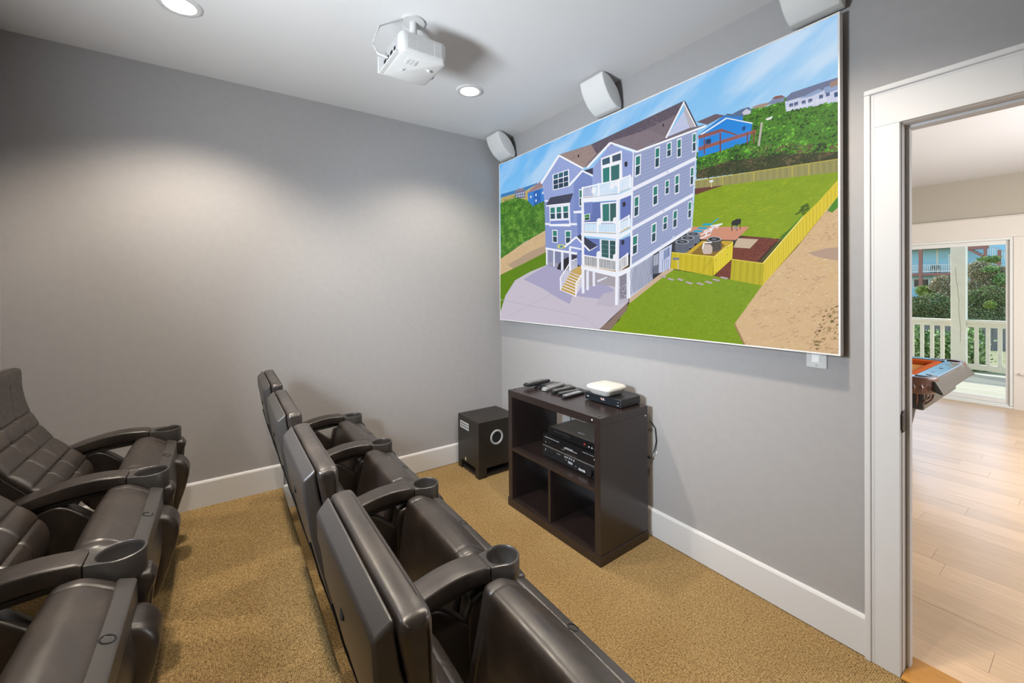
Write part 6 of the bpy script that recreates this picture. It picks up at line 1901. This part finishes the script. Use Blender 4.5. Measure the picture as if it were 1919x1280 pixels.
shrub('dark green shrub covering the foot of the dune in the right pane', (-.65, 29.4, .45), [(-.4, 0, .2, .5, .5, .5), (.3, 0, .4, .6, .5, .55), (0, 0, -.3, .9, .5, .6), (.1, .0, -.8, 1.1, .5, .5), (.2, -1.0, -1.1, 1.5, .6, .5), (-.2, -.5, -.6, 1.2, .5, .45)], 34000, .075, G2, 28)
shrub('yellow green tuft among the dark shrubs low in the right pane', (-.32, 28.7, .45), [(0, 0, 0, .17, .2, .14)], 800, .065, YG, 29)
shrub('middle green clump over the twigs of the dune, right pane', (-.45, 30.3, 2.22), [(0, 0, 0, .28, .3, .11), (.35, 0, -.5, .25, .3, .25)], 2600, .07, G1, 30)

M['siding'] = mat('blue_siding', 'a9d9ea', .6); t, bs, k = nodes(M['siding']); tc = k('TexCoord'); sx = k('SeparateXYZ'); t.links.new(tc.outputs['Object'], sx.inputs[0])
m1 = k('Math', operation='MULTIPLY'); m1.inputs[1].default_value = 5.5; t.links.new(sx.outputs[2], m1.inputs[0]); m2 = k('Math', operation='FRACT'); t.links.new(m1.outputs[0], m2.inputs[0]); bp = k('Bump', i_Strength=.6, i_Distance=.03); t.links.new(m2.outputs[0], bp.inputs['Height']); t.links.new(bp.outputs[0], bs.inputs['Normal'])
M['redwood'] = mat('red_brown_timber', 'a06a5c', .8)
bh = thing('neighbour_house', 'pale blue beach house with red brown posts and an outside stair', 'house', (-4, 50, 0))
hx0 = lambda x: x+4
obj('wall', BX(-10, 9, 1.6, 6, -.5, 9), M['siding'], bh)
obj('soffit', BX(-10, hx0(-3.6), -.2, 1.6, 4.72, 4.86), mat('soffit_pink', 'c9a8a0', .8), bh)
db = obj('balcony_deck', BX(-10, hx0(-3.6), -.1, 1.6, 2.30, 2.52), M['redwood'], bh)
for x in (-6.85, -10.5): obj('post', BX(hx0(x)-.12, hx0(x)+.12, -.12, .1, -.5, 4.72), M['redwood'], bh)
rb = obj('balcony_rail', BX(-9.5, hx0(-3.6), -.08, -.02, 3.2, 3.27), mat('pale_rail', 'c9ccc9', .7), bh)
obj('bottom_rail', BX(-9.5, hx0(-3.6), -.07, -.03, 2.62, 2.68), M['cream'], rb)
for i in range(60): obj('baluster', BX(-6+.12*i, -6+.12*i+.04, -.065, -.035, 2.68, 3.2), M['cream'], rb)
for x in (-6.12, -8.2): obj('corner_trim', BX(hx0(x), hx0(x)+.12, 1.56, 1.6, .5, 4.72), M['cream'], bh)
dd = obj('house_door', BX(hx0(-5.35), hx0(-4.45), 1.55, 1.6, 2.52, 4.18), M['vinyl'], bh); obj('door_panel', BX(hx0(-5.25), hx0(-4.55), 1.53, 1.55, 2.6, 4.05), M['white_plastic'], dd)
obj('wall_lamp', BX(hx0(-5.75), hx0(-5.6), 1.48, 1.6, 3.95, 4.03), M['white_plastic'], bh)
wn = obj('window', BX(hx0(-7.7), hx0(-6.55), 1.54, 1.6, 1.2, 2.05), M['vinyl'], bh); obj('pane', BX(hx0(-7.6), hx0(-6.65), 1.52, 1.54, 1.28, 1.97), M['black_gloss'], wn)
# patio chairs on the balcony
for x, wh in ((-6.3, 'left of the pair by the corner trim'), (-6.0, 'right of the pair by the corner trim'), (-4.75, 'alone before the white door')):
    bm = bmesh.new(); X = hx0(x)+0
    for a in (0, .22): box(bm, X+a, X+a+.03, .5, .53, 2.52, 3.15); box(bm, X+a, X+a+.03, .85, .88, 2.52, 2.92)
    box(bm, X, X+.25, .5, .9, 2.88, 2.92); box(bm, X, X+.25, .86, .89, 2.92, 3.25)
    o = obj('patio_chair', bm, M['black_satin']); o.location = (-4, 50, 0); tag(o, 'dark chair on the blue house\'s balcony, '+wh, 'chair', 'patio chairs on the balcony')
# outside stair on the right
obj('landing_beam', BX(hx0(-4.3), hx0(-2.75), -.3, .1, 4.42, 4.72), M['redwood'], bh)
stp = [(-3.95, 4.42), (-2.35, 3.10), (-2.10, 3.10), (-3.75, 4.42)]
bm = bmesh.new(); loft(bm, [[(hx0(x), yy, z) for x, z in stp] for yy in (-.25, -.15)]); obj('stringer', bm, M['redwood'], bh)
for i in range(9): obj('stair_tread', BX(hx0(-3.80)+.18*i, hx0(-3.80)+.18*i+.26, -.2, .7, 4.34-.148*i, 4.38-.148*i), M['redwood'], bh)
for x, z0, z1 in ((-2.92, 3.3, 4.85), (-2.16, 3.0, 4.25)): obj('newel_post', BX(hx0(x)-.09, hx0(x)+.09, -.32, -.14, z0, z1), M['redwood'], bh)
bm = bmesh.new(); loft(bm, [[(hx0(x), yy, z) for x, z in ((-2.85, 4.72), (-1.6, 3.98), (-1.6, 3.90), (-2.85, 4.64))] for yy in (-.26, -.2)]); sr = obj('stair_rail', bm, mat('pale_stair_rail', 'b9b9b4', .7), bh)
for i in range(10): x = -2.78+.125*i; obj('baluster', BX(hx0(x), hx0(x)+.035, -.245, -.215, 3.95-.59*(x+2.85), 4.68-.59*(x+2.85)), M['cream'], sr)
